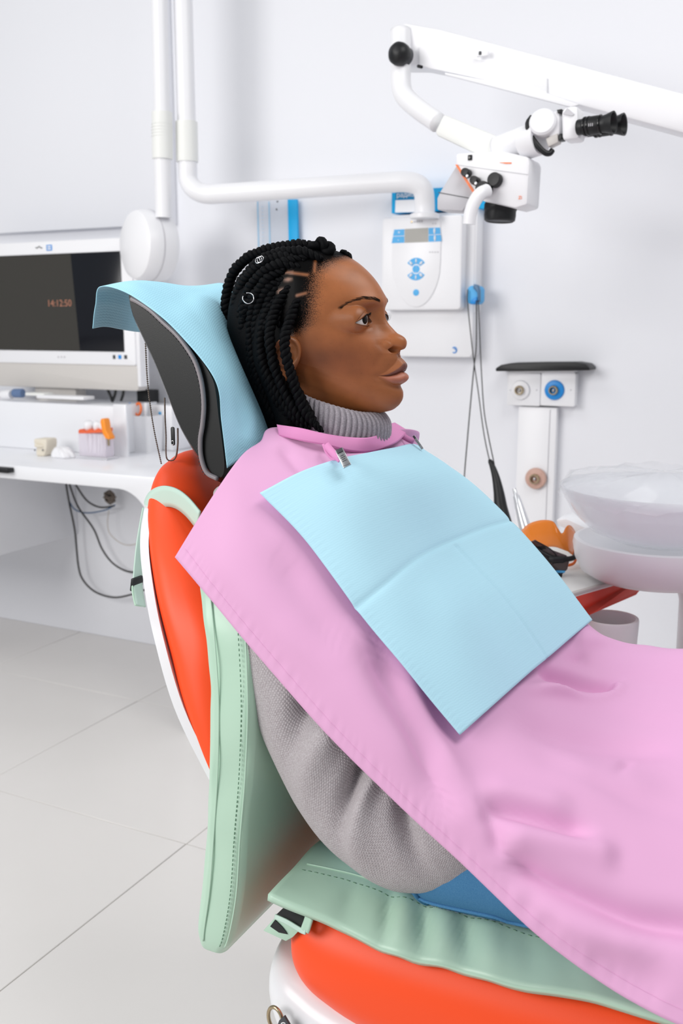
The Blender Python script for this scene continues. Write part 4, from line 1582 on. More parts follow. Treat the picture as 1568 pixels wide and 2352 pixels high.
M_THREAD = mat('green_thread', srgb(104, 140, 116), .8)
seam_line(R_, .30, .0022, .0011, 'seam', back_cover, z1=.93)
seam_line(R_, .93, .0012, .0013, 'seam', back_cover, z1=.93)
seam_line(R_, .80, .0026, .0007, 'stitching', back_cover, True, M_THREAD, z1=.90)
# strap round the backrest with its buckle
def strap(pts, wid, name, parent, material, thick=.0025, wdir=(0, 0, 1)):
    C_ = catmull(pts, 60)
    T = np.gradient(C_, axis=0)
    T /= np.linalg.norm(T, axis=1)[:, None]
    w0 = np.asarray(wdir, float)
    S = w0[None] - T * (T @ w0)[:, None]
    S /= np.linalg.norm(S, axis=1)[:, None]
    return sheet(np.stack([C_ + S * wid * u for u in np.linspace(-.5, .5, 5)], 1), name, material, parent, thick)


strap([aty(456, 1195, 1.138), aty(430, 1164, 1.150), aty(404, 1145, 1.160), aty(376, 1140, 1.170), aty(352, 1152, 1.182), aty(338, 1174, 1.195), aty(334, 1188, 1.205)], .032, 'strap', back_cover, M_MINTL, wdir=(.35, -.25, 1))
strap([aty(337, 1172, 1.198), aty(329, 1215, 1.176), aty(322, 1260, 1.156), aty(318, 1300, 1.142), aty(316, 1335, 1.130), aty(318, 1362, 1.122), aty(323, 1392, 1.112)], .018, 'strap', back_cover, M_MINTL, wdir=(0, 1, 0))
MB().box(aty(314, 1340, 1.128), (.006, .024, .020), .0015, 2, Matrix.Rotation(radians(10), 3, 'Y')).build('buckle', M_BLACK, back_cover)
strap([aty(313, 1338, 1.126), aty(312, 1352, 1.122), aty(315, 1372, 1.116), aty(320, 1392, 1.11)], .016, 'strap_tail', back_cover, M_MINT, wdir=(0, 1, 0))

# seat cover: thin padded sheet, puckered along its near rim
seat_cover = empty('seat_cover', (-.2, HY, .50), 'wrinkled mint green leather cover on the red seat cushion, beside the jeans', 'seat cover')
xs = np.linspace(-.605, .44, 150)
ss = np.linspace(-1, 1, 90)
P = np.zeros((150, 90, 3))
for i, x in enumerate(xs):
    hw = .301 + .006 * sin(x * 40) * .4
    rimz = np.interp(x, [-.61, -.54, -.46, -.40, -.32, -.15, .1, .3, .44], [.520, .508, .497, .492, .497, .512, .525, .522, .50])
    topz = np.interp(x, [-.61, -.52, -.40, -.2, .1, .44], [.522, .526, .522, .524, .535, .525])
    for j, s in enumerate(ss):
        a = abs(s)
        y = HY + s * hw
        edge = max(0, (a - .74) / .26)
        z = topz - (topz - rimz) * edge ** 1.6 - .012 * (1 - min(1, a / .7)) ** 2
        P[i, j] = (x, y, z)
n_ = normals(P)
if n_[70, 45][2] < 0: n_ = -n_
X_, A_ = P[..., 0], np.abs(np.broadcast_to(ss[None], P.shape[:2]))
# diagonal puckers running down to the rim
pk = np.zeros(P.shape[:2])
for (x0, wd, am, sl) in ((-.455, .009, -.0055, .16), (-.432, .010, .0045, .18), (-.405, .010, -.0060, .18), (-.378, .011, .0050, .2), (-.350, .012, -.0050, .2), (-.318, .014, .0035, .22), (-.27, .018, -.0030, .2), (-.20, .02, .0025, .2), (-.51, .014, -.0025, .1)):
    pk += 1.3 * am * np.exp(-((X_ - x0 - sl * (A_ - .85) * .5) / wd) ** 2) * np.exp(-((A_ - .86) / .11) ** 2)
P = P + n_ * pk[..., None] + n_ * (noise2(P.shape[:2], [(14, 8), (30, 14)], 77) * .0022)[..., None]
bot = P.copy()
bot[..., 2] -= .006
sheet(P, 'pad', M_MINT, seat_cover, thick=.010)
rim = [P[i, 1] + np.array([0, -.001, .002]) for i in range(2, 148)]
MB().tube(rim, .0022, 8).build('piping', M_MINT, seat_cover, sharp=0)
sm = [P[i, 12] + n_[i, 12] * .0055 for i in range(2, 148)]
MB().tube(sm, .0012, 8).build('seam', M_MINT, seat_cover, sharp=0)
st = MB()
sl = [P[i, 10] + n_[i, 10] * .0053 for i in range(2, 148)]
sl = resample(np.array(sl), 220)
for i in range(0, 218, 2): st.tube(sl[i:i + 2], .0006, 5)
tag(st.build('stitching', M_THREAD, seat_cover, sharp=0), kind='stuff')
# open sleeve corner with a black slab inside and the loose strap end
cn = [aty(x, y, Y) for x, y, Y in ((655, 2083, 1.02), (715, 2092, 1.01), (712, 2112, 1.0), (700, 2140, .995), (655, 2118, 1.0), (633, 2102, 1.01))]
MB().prism([tuple(p) for p in (cn[0], cn[1], cn[3], cn[4], cn[5])], (0, .05, -.002), 0).build('sleeve_inside', M_BLACK, seat_cover)
strap([aty(632, 2105, 1.0), aty(660, 2118, .995), aty(690, 2136, .992), aty(702, 2141, .99)], .006, 'sleeve_edge', seat_cover, M_MINTL, .003, wdir=(0, .3, 1))
strap([aty(700, 2138, .991), aty(705, 2124, .992), aty(710, 2108, .995)], .012, 'sleeve_edge', seat_cover, M_MINT, .003, wdir=(1, 0, .4))
fl = [aty(x, y, 1.0) for x, y in ((631, 2108), (688, 2136), (672, 2153), (656, 2162), (604, 2138))]
MB().prism([tuple(p) for p in fl], (0, .003, 0), .0008).build('strap_end', M_MINT, seat_cover)
vl = [aty(x, y, .998) for x, y in ((631, 2113), (648, 2130), (660, 2146), (640, 2142), (620, 2128))]
MB().prism([tuple(p) for p in vl], (0, .001, 0), 0).build('hook_patch', M_BLACK, seat_cover)

# ---- blue drape over the headrest
pts = [
    [(211, 754, 1.155), (240, 750, 1.20), (275, 756, 1.26), (312, 762, 1.34), (350, 764, 1.42)],
    [(220, 703, 1.155), (250, 701, 1.20), (286, 704, 1.26), (322, 708, 1.34), (360, 710, 1.42)],
    [(229, 659, 1.155), (262, 655, 1.20), (300, 656, 1.26), (340, 662, 1.34), (380, 668, 1.42)],
    [(288, 671, 1.140), (318, 650, 1.19), (350, 648, 1.25), (395, 655, 1.33), (440, 664, 1.42)],
    [(362, 722, 1.132), (400, 690, 1.19), (430, 672, 1.25), (470, 662, 1.32), (512, 652, 1.42)],
    [(420, 775, 1.128), (452, 735, 1.18), (482, 712, 1.23), (520, 700, 1.31), (560, 690, 1.42)],
    [(492, 872, 1.126), (520, 850, 1.165), (545, 842, 1.21), (580, 835, 1.30), (620, 830, 1.42)],
    [(508, 965, 1.126), (545, 955, 1.160), (585, 945, 1.20), (625, 940, 1.29), (670, 930, 1.42)],
    [(520, 1075, 1.128), (560, 1052, 1.155), (605, 1030, 1.19), (650, 1005, 1.28), (700, 990, 1.42)],
]
D = net([[aty(*p) for p in r] for r in pts], 130, 60)
nd = normals(D)
if nd[90, 20] @ (_O - D[90, 20]) < 0: nd = -nd
D = ridge(D, [aty(485, 833, 1.13), aty(540, 822, 1.18), aty(600, 822, 1.25)], .004, -.0035, nd, .1)
D = ridge(D, [aty(520, 1055, 1.128), aty(565, 1030, 1.15), aty(620, 1012, 1.2)], .004, -.003, nd, .1)
D = ridge(D, [aty(560, 1040, 1.15), aty(585, 960, 1.18), aty(600, 880, 1.2)], .014, .005, nd)
D = D + nd * (noise2(D.shape[:2], [(8, 5)], 8) * .0012)[..., None]
drape = sheet(D, 'headrest_drape', M_DRAPE, None, thick=.001)
tag(drape, 'light blue ribbed cloth laid over the black headrest behind the braids', 'drape')

# ---- bead chains hanging from the headrest to the chair back
def bead_chain(pts, label):
    C_ = catmull([aty(*p) for p in pts], 200)
    L = np.linalg.norm(np.diff(C_, axis=0), axis=1).sum()
    n = int(L / .0034)
    C_ = resample(C_, n)
    mb = MB()
    for p in C_:
        bm = bmesh.new()
        bmesh.ops.create_icosphere(bm, subdivisions=1, radius=.00155)
        bmesh.ops.translate(bm, vec=p, verts=bm.verts)
        mb.bm(bm)
    mb.tube(C_, .0005, 5)
    o = mb.build('bead_chain', M_STEELD, None, sharp=0, fix=False)
    return tag(o, label, 'chain', 'bead chains behind the headrest')


M_STEELD = mat('dull_steel', srgb(120, 112, 104), .3, .5, metal=1.0)
bead_chain([(334, 790, 1.165), (338, 870, 1.18), (346, 940, 1.20), (356, 1000, 1.215), (370, 1064, 1.235)], 'long bead chain at the left, hanging clear of the headrest')
bead_chain([(378, 915, 1.165), (379, 960, 1.19), (381, 1000, 1.21), (382, 1050, 1.235), (394, 1058, 1.245), (404, 1048, 1.235), (408, 1020, 1.20), (408, 985, 1.17)], 'short looped bead chain hanging close under the headrest')
# ---- split ring with a dark tag under the seat shell
kr = empty('key_ring', tuple(aty(640, 2350, 1.03)), 'steel ring with a dark grey tag hanging under the white seat shell', 'key ring')
c = aty(633, 2342, .985)
MB().tube([c + np.array([.013 * cos(a), -.003 * cos(a), .0175 * sin(a)]) for a in np.linspace(0, 2 * pi, 40, endpoint=False)], .0026, 10, closed=True).build('ring', M_BRASS, kr, sharp=0)
tg = [aty(x, y, .975) for x, y in ((652, 2334), (672, 2368), (690, 2420), (640, 2440), (630, 2372), (640, 2345))]
MB().prism([tuple(p) for p in tg], (0, .004, 0), .001).build('tag', M_GREYD, kr)
text('tag_mark', 'C', .014, aty(651, 2357, .9745), (.9, 0, .3), (-.3, 0, .9), M_WHITE, kr)
# ------------------------------------------------------------------ left: desk, monitor and what stands there
DZ = .80
DF = 2.335                                    # front edge of the desk


def px(pts, Y):
    return [tuple(aty(x, y, Y)) for x, y in pts]


desk = empty('desk', (-3.0, 2.75, 0), 'white desk along the back wall with a rounded leg panel', 'desk')
KX = DF / 2.49
xr = -1.74
arc = [(-1.945 + .12 * sin(a), DZ - .045 - .12 + .12 * cos(a)) for a in np.linspace(0, pi / 2, 12)]
outl = [(-4.2, DZ), (xr + .04, DZ), (xr + .04, 0.0), (-1.715, 0.0)] + [(x, z) for x, z in arc[::-1]] + [(-4.2, DZ - .045)]
MB().prism([(x, DF, z) for x, z in outl], (0, WY - DF, 0), .003).build('desk_top', M_WHITE2, desk)
MB().prism([(-2.70, 2.36, DZ - .046), (-2.70, WY, DZ - .046), (-2.70, WY, .415), (-2.70, 2.36, .415)], (-.5, 0, 0), .004).build('hanging_cabinet', M_WHITE2, desk)
MB().box(aty(4, 1076, 2.32) + np.array([-.02, .0, -.004]), (.12, .03, .016), .003).build('drawer_pull', M_BLACK, desk)
# raised shelf behind
riser = empty('desk_riser', (-2.6, 2.78, DZ), 'white raised shelf on the desk under the monitor', 'shelf')
RF = 2.68
rt = aty(0, 921, RF)[2]
MB().box((-2.86, RF + .12, (DZ + rt) / 2), (1.26, .24, rt - DZ), .004).build('riser_body', M_WHITE2, riser)
MB().box((aty(281, 980, RF)[0], RF - .006, (DZ + rt) / 2 + .004), (.055, .012, rt - DZ + .01), .003).build('end_post', M_WHITE2, riser)

# monitor
mon = empty('monitor', (-2.46, 2.74, rt), 'white computer monitor with a dark screen showing the time', 'monitor')
MY = 2.76
mx0, mx1 = -2.92, aty(312, 838, MY)[0]
zt, zb = aty(150, 552, MY)[2], aty(150, 836, MY)[2]
zg = aty(150, 893, MY)[2]
MB().prism([(x, MY, z) for x, z in rrect((mx0 + mx1) / 2, (zt + zb) / 2, mx1 - mx0, zt - zb, .008)], (0, .045, 0), .003).build('housing', M_WHITE, mon)
s0, s1 = mx0 + .022, aty(286, 808, MY)[0]
sz0, sz1 = aty(150, 806, MY)[2], aty(150, 582, MY)[2]
M_SCREEN = mat('screen_glass', srgb(10, 13, 22), .12, .5)
MB().box(((s0 + s1) / 2, MY - .001, (sz0 + sz1) / 2), (s1 - s0, .004, sz1 - sz0), .0008).build('screen', M_SCREEN, mon)
M_SCREENREFL = mat('screen_reflection', srgb(58, 56, 52), .2, .5)  # reflection of the room, painted as a flat brown-grey panel on the glass
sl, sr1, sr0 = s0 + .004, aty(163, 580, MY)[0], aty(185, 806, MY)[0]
MB().prism([(sl, MY - .0032, sz0 + .002), (sr0, MY - .0032, sz0 + .002), (sr1, MY - .0032, sz1 - .002), (sl, MY - .0032, sz1 - .002)], (0, .001, 0)).build('screen_reflection', M_SCREENREFL, mon, smooth=False)
M_CLOCK = mat('clock_digits', srgb(150, 104, 84), .5, emit=(srgb(190, 120, 90), .25))
text('clock', '14:12:50', .0335, aty(136, 697, MY - .0034), (1, 0, 0), (0, 0, 1), M_CLOCK, mon)
MB().prism([(x, MY + .004, z) for x, z in rrect((mx0 + mx1) / 2 + .004, (zb + zg) / 2 + .001, mx1 - mx0, zb - zg, .012)], (0, .05, 0), .004).build('speaker_base', M_BEIGE, mon)
MB().box((mx1 + .006, MY + .03, (zt + zg) / 2 - .05), (.018, .05, (zt - zg) * .75), .005).build('side_cover', M_WHITE, mon)
MB().box((-2.6, MY + .06, (zg + rt) / 2), (.20, .06, zg - rt + .01), .006).build('stand', M_BEIGE, mon)
for (x0_, x1_, m_) in ((257, 267, M_GREYD), (269, 281, M_BLUE), (283, 294, M_GREYD)):
    c = aty((x0_ + x1_) / 2, 820, MY - .0008)
    MB().box(c, (.0125 * (x1_ - x0_) / 11, .001, .0135), .0003).build('sticker', m_, mon)
c = aty(113, 569, MY - .0008)
MB().box(c, (.026, .001, .020), .001).build('sticker', M_BLUE, mon)
for k in range(2): MB().box(c + np.array([0, -.0006, .004 - k * .008]), (.017, .0006, .005), .0002).build('sticker_print', M_WHITE, mon)
MB().tube([aty(82 + 15 * t, 568 + 2 * sin(9 * t), MY - .0006) for t in np.linspace(0, 1, 12)], .0016, 6).build('maker_mark', M_GREYD, mon, sharp=0)
for k in range(3): MB().box(aty(134 + 7 * k, 820, MY - .0006), (.006, .001, .006), .0006).build('maker_print', M_GREYP, mon)
# plugs under the monitor
for k, (x, m_) in enumerate(((247, M_BLACK), (258, M_BLACK), (268, M_BLACK), (278, M_CABLE), (287, M_CABLE))):
    MB().box(aty(x, 890, MY + .02), (.012, .012, .018), .002).build('plug', m_, mon)
cb = MB()
for a, b in (((247, 895), (258, 922)), ((266, 895), (258, 922)), ((284, 895), (278, 920))):
    cb.tube(catmull([aty(*a, MY + .02), aty((a[0] + b[0]) / 2 + 1, (a[1] + b[1]) / 2, MY + .015), aty(*b, MY + .02)], 10), .005, 8)
cb.build('cables', M_BLACK, mon, sharp=0)

# things on the raised shelf
sh = lambda x, y: aty(x, y, RF + .03)
o = empty('paste_tube', tuple(sh(35, 915)), 'small white tube with a blue cap lying on the raised shelf', 'tube')
MB().lathe([(.001, 0), (.016, .004), (.018, .03), (.016, .05)], sh(4, 907), (1, 0, .05), 20).build('tube_body', M_WHITE, o)
MB().lathe([(.016, 0), (.0165, .006), (.0165, .04), (.013, .043)], sh(33, 903), (1, 0, .03), 20).build('cap', M_GREYD if 0 else mat('slate_blue_plastic', srgb(98, 122, 160), .5), o)
o = empty('tray_strip', tuple(sh(150, 919)), 'low white strip tray lying behind the raised shelf edge', 'tray')
MB().box(sh(150, 912), (.22, .06, .012), .003).build('tray_base', M_WHITE, o)
MB().box(sh(90, 905), (.09, .05, .010), .003).build('tray_lid', M_CREAM, o)

# on the desk: plaster cast, gauze, tooth model, pen pot
def dk(x, y):
    return atz(x, y, DZ)


M_PLASTER = mat('plaster', srgb(228, 220, 204), .85, .2, bump=(60, .5, .003))
base = dk(108, 1046)
o = empty('plaster_cast', tuple(base), 'cream plaster dental cast on the desk, left of the tooth model', 'dental cast')
Yb = base[1]
cast = [(-.022, 0), (.012, 0), (.018, .012), (.024, .028), (.028, .045), (.026, .062), (-.028, .060), (-.030, .045), (-.018, .034), (-.022, .016)]
MB().prism([(base[0] + x * 1.05, Yb - .03, base[2] + z) for x, z in cast], (0, .055, 0), .006, 3).build('cast_body', M_PLASTER, o)
for k in range(7):
    a = -1.2 + 2.4 * k / 6
    MB().lathe([(.0005, -.006), (.005, -.003), (.0055, .003), (.001, .008)], (base[0] - .004 + .020 * sin(a), Yb - .034 + .012 * (1 - cos(a)), base[2] + .036), (0, 0, 1), 10).build('tooth', M_PLASTER, o)
for k in (-1, 1): MB().lathe([(.001, -.002), (.0035, 0), (.001, .002)], aty(89 + 9 * k, 1034, Yb - .034), (0, 1, 0), 10).build('cast_hole', M_GREYD, o)
base = dk(150, 1050)
o = MB()
rows = []
ang_ = np.linspace(0, 2 * pi, 40, endpoint=False)
for u in np.linspace(0, 1, 12):
    r_ = cos(u * pi / 2) ** .7
    wob = 1 + .10 * np.sin(ang_ * 5 + 3 * u) + .06 * np.sin(ang_ * 11 + 7 * u)
    rows.append(np.stack([base[0] + .045 * r_ * wob * np.cos(ang_), base[1] - .01 + .028 * r_ * wob * np.sin(ang_), DZ + .001 + .036 * sin(u * pi / 2) + .003 * np.sin(ang_ * 7 + 9 * u) * sin(u * pi)], 1))
o.loft(rows)
tag(o.build('gauze_pile', M_WHITE, None, sharp=0), 'soft white pile of gauze between the plaster cast and the tooth model', 'gauze')

base = dk(228, 1052)
tm = empty('tooth_model', tuple(base), 'clear block tooth model with white crowns on orange gum', 'tooth model')
M_CLEAR = mat('clear_acrylic', srgb(238, 228, 242), .08, .5, alpha=.38)
M_GUM = mat('gum_orange', srgb(232, 104, 62), .4)
tw, Yt = .120, base[1] - .02
bx0, bx1 = base[0] - .060, base[0] + .056
MB().box(((bx0 + bx1) / 2, Yt + .01, DZ + .004), (bx1 - bx0 + .02, .06, .008), .002).build('base_plate', mat('clear_plate', srgb(240, 240, 246), .1, .5, alpha=.6), tm)
MB().box(((bx0 + bx1) / 2, Yt + .01, DZ + .048), (bx1 - bx0, .045, .078), .003).build('clear_block', M_CLEAR, tm)
gum = [(0, .083), (.116, .093), (.116, .108), (.100, .100), (.085, .106), (.066, .096), (.048, .102), (.030, .092), (.008, .100), (0, .096)]
MB().prism([(bx0 + x, Yt - .012, DZ + z) for x, z in gum], (0, .044, 0), .003).build('gum', M_GUM, tm)
for (cx_, w_, h_, lean) in ((.030, .019, .030, 0), (.065, .015, .026, .1), (.092, .016, .026, .0)):
    MB().lathe([(w_ * .55, -.010), (w_ * .9, 0), (w_, .012), (w_ * .85, .020), (w_ * .45, .025), (.001, .023)], (bx0 + cx_, Yt + .01, DZ + .103), (lean, 0, 1), 18).build('crown', M_WHITE, tm, sharp=0)
    for s_ in (-1, 1):
        MB().tube(catmull([(bx0 + cx_ + s_ * w_ * .4, Yt + .01, DZ + .095), (bx0 + cx_ + s_ * w_ * .55, Yt + .01, DZ + .06), (bx0 + cx_ + s_ * w_ * .35, Yt + .01, DZ + .022)], 10), np.linspace(.007, .002, 10), 10).build('root', M_WHITE, tm, sharp=0)
arm = [(.108, .098), (.120, .098), (.150, .082), (.156, .074), (.146, .072), (.130, .074), (.121, .090), (.118, .135), (.112, .141), (.104, .139), (.101, .130)]
MB().prism([(bx0 + x, Yt - .015, DZ + z) for x, z in [(.100, .128), (.104, .140), (.116, .140), (.120, .128), (.122, .104), (.132, .086), (.138, .078), (.136, .070), (.118, .074), (.108, .090)]], (0, .03, 0), .003).build('hinge_clip', mat('amber_plastic', srgb(255, 150, 40), .35), tm)
MB().tube([(bx0 + .121, Yt, DZ + .07), (bx0 + .121, Yt, DZ + .048)], .004, 8).build('hinge_pin', M_BRASS, tm)

base = dk(333, 1036)
pot = empty('pen_pot', tuple(base), 'white square pot holding orange scissors and pens at the end of the desk', 'pot')
pw = .105
Yp = base[1] - .045
zt_ = aty(333, 957, Yp)[2]
ring = []
for s_, z in ((1.0, DZ), (1.0, DZ + .004), (1.12, zt_), (1.10, zt_ + .001), (1.04, zt_ - .002), (.95, DZ + .01)):
    ring.append([(base[0] + x, Yp + .045 + y, z) for x, y in rrect(0, 0, pw * s_, .085 * s_, .016)])
MB().loft(np.array(ring)).build('pot_body', M_WHITE, pot)
sc = empty('scissors', tuple(aty(318, 955, Yp + .03)), 'orange handled scissors standing in the white pot', 'scissors')
c = aty(317, 940, Yp + .02)
MB().tube([c + np.array([.013 * cos(a), .004 * sin(a), .021 * sin(a)]) for a in np.linspace(0, 2 * pi, 26, endpoint=False)], .0045, 10, closed=True).build('handle', M_ORANGE, sc, sharp=0)
c2 = aty(308, 948, Yp + .024)
MB().tube([c2 + np.array([.010 * cos(a), .004 * sin(a), .016 * sin(a)]) for a in np.linspace(0, 2 * pi, 26, endpoint=False)], .004, 10, closed=True).build('handle', M_ORANGE, sc, sharp=0)
MB().box((c + c2) / 2 + np.array([0, .002, -.055]), (.014, .003, .08), .001).build('blades', M_STEEL, sc)
for k, (x, y, m_, lab, tilt) in enumerate(((298, 925, M_BLUE, 'blue capped pen in the white pot', -.10), (303, 932, M_GREYD, 'dark pen beside the scissors in the white pot', -.05), (335, 925, M_WHITE, 'white marker standing right of the scissors', .06))):
    p0 = aty(x, y, Yp + .035)
    pen = empty('pen', tuple(p0 - np.array([0, 0, .12])), lab, 'pen', 'pens in the pot')
    d_ = np.array([-tilt, 0, -1.0])
    r0 = .0065 if m_ is M_WHITE else .0042
    MB().tube([p0, p0 + d_ * .03], r0 * 1.1, 10).build('cap', m_, pen)
    MB().tube([p0 + d_ * .03, p0 + d_ * .11], r0, 10).build('barrel', M_STEEL if m_ is not M_WHITE else M_WHITE, pen)
# box and black router behind the pot
c = aty(352, 985, 2.87)
bb_ = empty('storage_box', (c[0], 2.92, DZ), 'white box with a blue sticker behind the pen pot', 'box')
MB().box((c[0] + .02, 2.925, (DZ + aty(350, 930, 2.87)[2]) / 2), (.13, .11, aty(350, 930, 2.87)[2] - DZ), .004).build('box_body', M_WHITE, bb_)
MB().box(aty(367, 949, 2.868), (.012, .001, .010), .0003).build('sticker', M_SKYBLUE, bb_)
c = aty(340, 915, 2.92)
ro = empty('router', (c[0], 2.92, aty(350, 930, 2.87)[2]), 'small black device on the white box by the monitor', 'router')
MB().box((c[0], 2.92, aty(350, 930, 2.87)[2] + .026), (.060, .06, .050), .006).build('device_body', M_BLACK, ro)
MB().tube([(c[0] - .02, 2.93, aty(350, 930, 2.87)[2] + .05), (c[0] - .03, 2.94, aty(350, 930, 2.87)[2] + .12)], .003, 8).build('aerial', M_CREAM, ro)

# cables under the desk
def cable(pts, r, label, material=M_CABLE, group='cables under the desk'):
    o = MB().tube(catmull([aty(*p) for p in pts], 60), r, 8).build('cable', material, None, sharp=0)
    return tag(o, label, 'cable', group)


WC = 2.93
cable([(148, 1082, 2.80), (153, 1120, 2.85), (160, 1160, 2.9), (172, 1220, WC), (180, 1300, WC), (192, 1334, WC), (220, 1360, WC), (260, 1372, WC), (300, 1366, WC), (345, 1350, WC)], .0038, 'lowest black cable hanging in a deep loop under the desk')
cable([(150, 1082, 2.80), (162, 1120, 2.85), (180, 1165, 2.9), (215, 1215, WC), (235, 1262, WC), (262, 1296, WC), (300, 1314, WC), (345, 1310, WC)], .0038, 'middle black cable sagging from the desk towards the chair back')
cable([(155, 1082, 2.80), (175, 1115, 2.86), (200, 1150, 2.92), (230, 1165, WC), (262, 1162, WC)], .0036, 'short black cable running up to the coiled cable knot')
cable([(158, 1150, 2.90), (172, 1170, 2.92), (200, 1178, WC), (240, 1172, WC), (264, 1160, WC)], .0026, 'thin blue cable running to the coiled cable knot', mat('blue_cable', srgb(60, 98, 140), .5))
cable([(250, 1172, WC), (247, 1200, WC), (252, 1225, WC), (275, 1246, WC), (300, 1252, WC), (340, 1240, WC)], .0015, 'thin beige wire trailing down from the coiled cable knot', mat('beige_wire', srgb(190, 180, 168), .6))
kn = MB()
kc = aty(252, 1142, WC)
for k in range(9):
    ax = rng.normal(0, 1, 3)
    ax /= np.linalg.norm(ax)
    u_ = np.cross(ax, [0.3, .2, .9])
    u_ /= np.linalg.norm(u_)
    v_ = np.cross(ax, u_)
    a = np.linspace(0, 2 * pi, 30, endpoint=False)
    kn.tube(kc + (u_ * np.cos(a)[:, None] + v_ * np.sin(a)[:, None]) * np.array([.024, .020, .026]) * rng.uniform(.8, 1.05), .0032, 7, closed=True)
tag(kn.build('cable_coil', mat('brown_grey_cable', srgb(112, 100, 90), .5), None, sharp=0), 'tangled ball of brown cable hanging on the wall under the desk', 'cable')
# ------------------------------------------------------------------ on the back wall: X-ray unit, microscope, outlets, hooks
# ---- X-ray control box
xb = empty('xray_control_box', tuple(aty(985, 820, WY)), 'white wall box with a grey display and blue keys', 'control box')
YB, YC = 2.915, 2.870


def rr_px(x0, y0, x1, y1, r, Y, n=5):
    """rounded rectangle on the plane Y, given by its pixel corners"""
    a, b = aty((x0 + x1) / 2, (y0 + y1) / 2, Y), None
    wx = aty(x1, (y0 + y1) / 2, Y)[0] - aty(x0, (y0 + y1) / 2, Y)[0]
    hz = aty((x0 + x1) / 2, y0, Y)[2] - aty((x0 + x1) / 2, y1, Y)[2]
    return [(x, Y, z) for x, z in rrect(a[0], a[2], wx, hz, r, n)]


MB().prism(rr_px(892, 492, 1086, 822, .014, YB), (0, WY - YB, 0), .006).build('back_housing', M_WHITE, xb)
MB().prism(rr_px(874, 497, 1058, 713, .012, YC), (0, YB - YC, 0), .007).build('front_cover', M_WHITE, xb)
# tongue-shaped raised panel
cx_ = 955
tl = [aty(899, 510, YC - .004), aty(1012, 508, YC - .004)]
U = [tuple(aty(899, 505, YC - .004)), tuple(aty(900, 560, YC - .004)), tuple(aty(899, 600, YC - .004))]
for a in np.linspace(0, pi, 18)[1:-1]:
    U.append(tuple(aty(955 - 56 * cos(a) * (1 - .10 * sin(a)), 608 + 97 * sin(a), YC - .004)))
U += [tuple(aty(1011, 598, YC - .004)), tuple(aty(1012, 558, YC - .004)), tuple(aty(1011, 503, YC - .004))]
MB().prism(U, (0, .006, 0), .0016).build('key_panel', M_WHITE, xb)
YD = YC - .0048
M_LCD = mat('lcd_grey', srgb(150, 148, 142), .3)
pq = lambda L, Y=YD: [tuple(aty(x, y, Y)) for x, y in L]
MB().prism(pq([(929, 526), (983, 523), (983, 555.5), (929, 557.5)]), (0, .0012, 0)).build('display', M_LCD, xb, smooth=False)
for q, s_ in (([(905, 527.5), (928, 526.5), (928, 541), (902, 542)], '+'), ([(902, 543.5), (928, 542.5), (928, 557.5), (899, 558.5)], '-'), ([(984, 523.5), (1010, 522.5), (1011.5, 537.5), (984, 539)], ''), ([(984, 540.5), (1012, 539), (1013.5, 554), (984, 555.5)], '')):
    k = MB().prism(pq(q), (0, .0012, 0)).build('key', M_SKYBLUE, xb, smooth=False)
    c = np.mean(np.array(pq(q, YD - .0004)), 0)
    if s_:
        text('key_print', s_, .016, c, (1, 0, 0), (0, 0, 1), M_WHITE, k)
    else:
        MB().lathe([(.0006, -.009), (.0030, -.004), (.0036, .003), (.002, .008), (.0005, .009)], c, (0, 0, 1), 10).build('key_print', M_WHITE, k)
# rosette of keys
rc = aty(955, 618, YD)
sc_ = aty(978, 618, YD)[0] - rc[0]
def fan(a0, a1, r0, r1, name='key', n=7):
    pts = [(rc[0] + r1 * cos(a), YD, rc[2] + r1 * sin(a) * 1.0) for a in np.linspace(a0, a1, n)] + [(rc[0] + r0 * cos(a), YD, rc[2] + r0 * sin(a)) for a in np.linspace(a1, a0, n)]
    return MB().prism(pts, (0, .0012, 0)).build(name, M_SKYBLUE, xb, smooth=False)


R1 = sc_ * 1.0
for s_ in (1, -1):
    for (a0, a1) in ((32, 62), (62, 118), (118, 148)):
        k = fan(radians(a0) * s_, radians(a1) * s_, R1 * .46, R1 * 1.02)
        am = radians((a0 + a1) / 2) * s_
        c = np.array([rc[0] + R1 * .74 * cos(am), YD - .0003, rc[2] + R1 * .74 * sin(am)])
        d_ = np.array([cos(am), 0, sin(am)])
        MB().tube([c - d_ * R1 * .16, c + d_ * R1 * .17], R1 * (.11 if abs(a0 - 62) > 1 else .07), 8).build('key_print', M_WHITE, k, sharp=0)
for a0, a1 in ((-85, 85), (95, 265)): fan(radians(a0), radians(a1), R1 * .03, R1 * .36, n=12)
bc = aty(955, 672, YD)
MB().lathe([(R1 * .30, .0), (R1 * .30, .001), (R1 * .26, .0014)], bc + np.array([0, .001, 0]), (0, -1, 0), 20).build('key', M_SKYBLUE, xb)
MB().box(aty(945, 509.5, YD), (.006, .0008, .006), .0005).build('maker_print', M_BRASS, xb)
for k in range(4): MB().box(aty(952 + 5.5 * k, 509.2 - .3 * k, YD), (.0055, .0008, .006), .0005).build('maker_print', M_GREYP, xb)
for k in range(2): MB().box(aty(994 + 6 * k, 513.5, YD), (.004, .0008, .003), .0004).build('small_print', M_GREYP, xb)
for k in range(4): MB().box(aty(987 + 6 * k, 579, YD), (.005, .0008, .003), .0004).build('small_print', M_GREYP, xb)
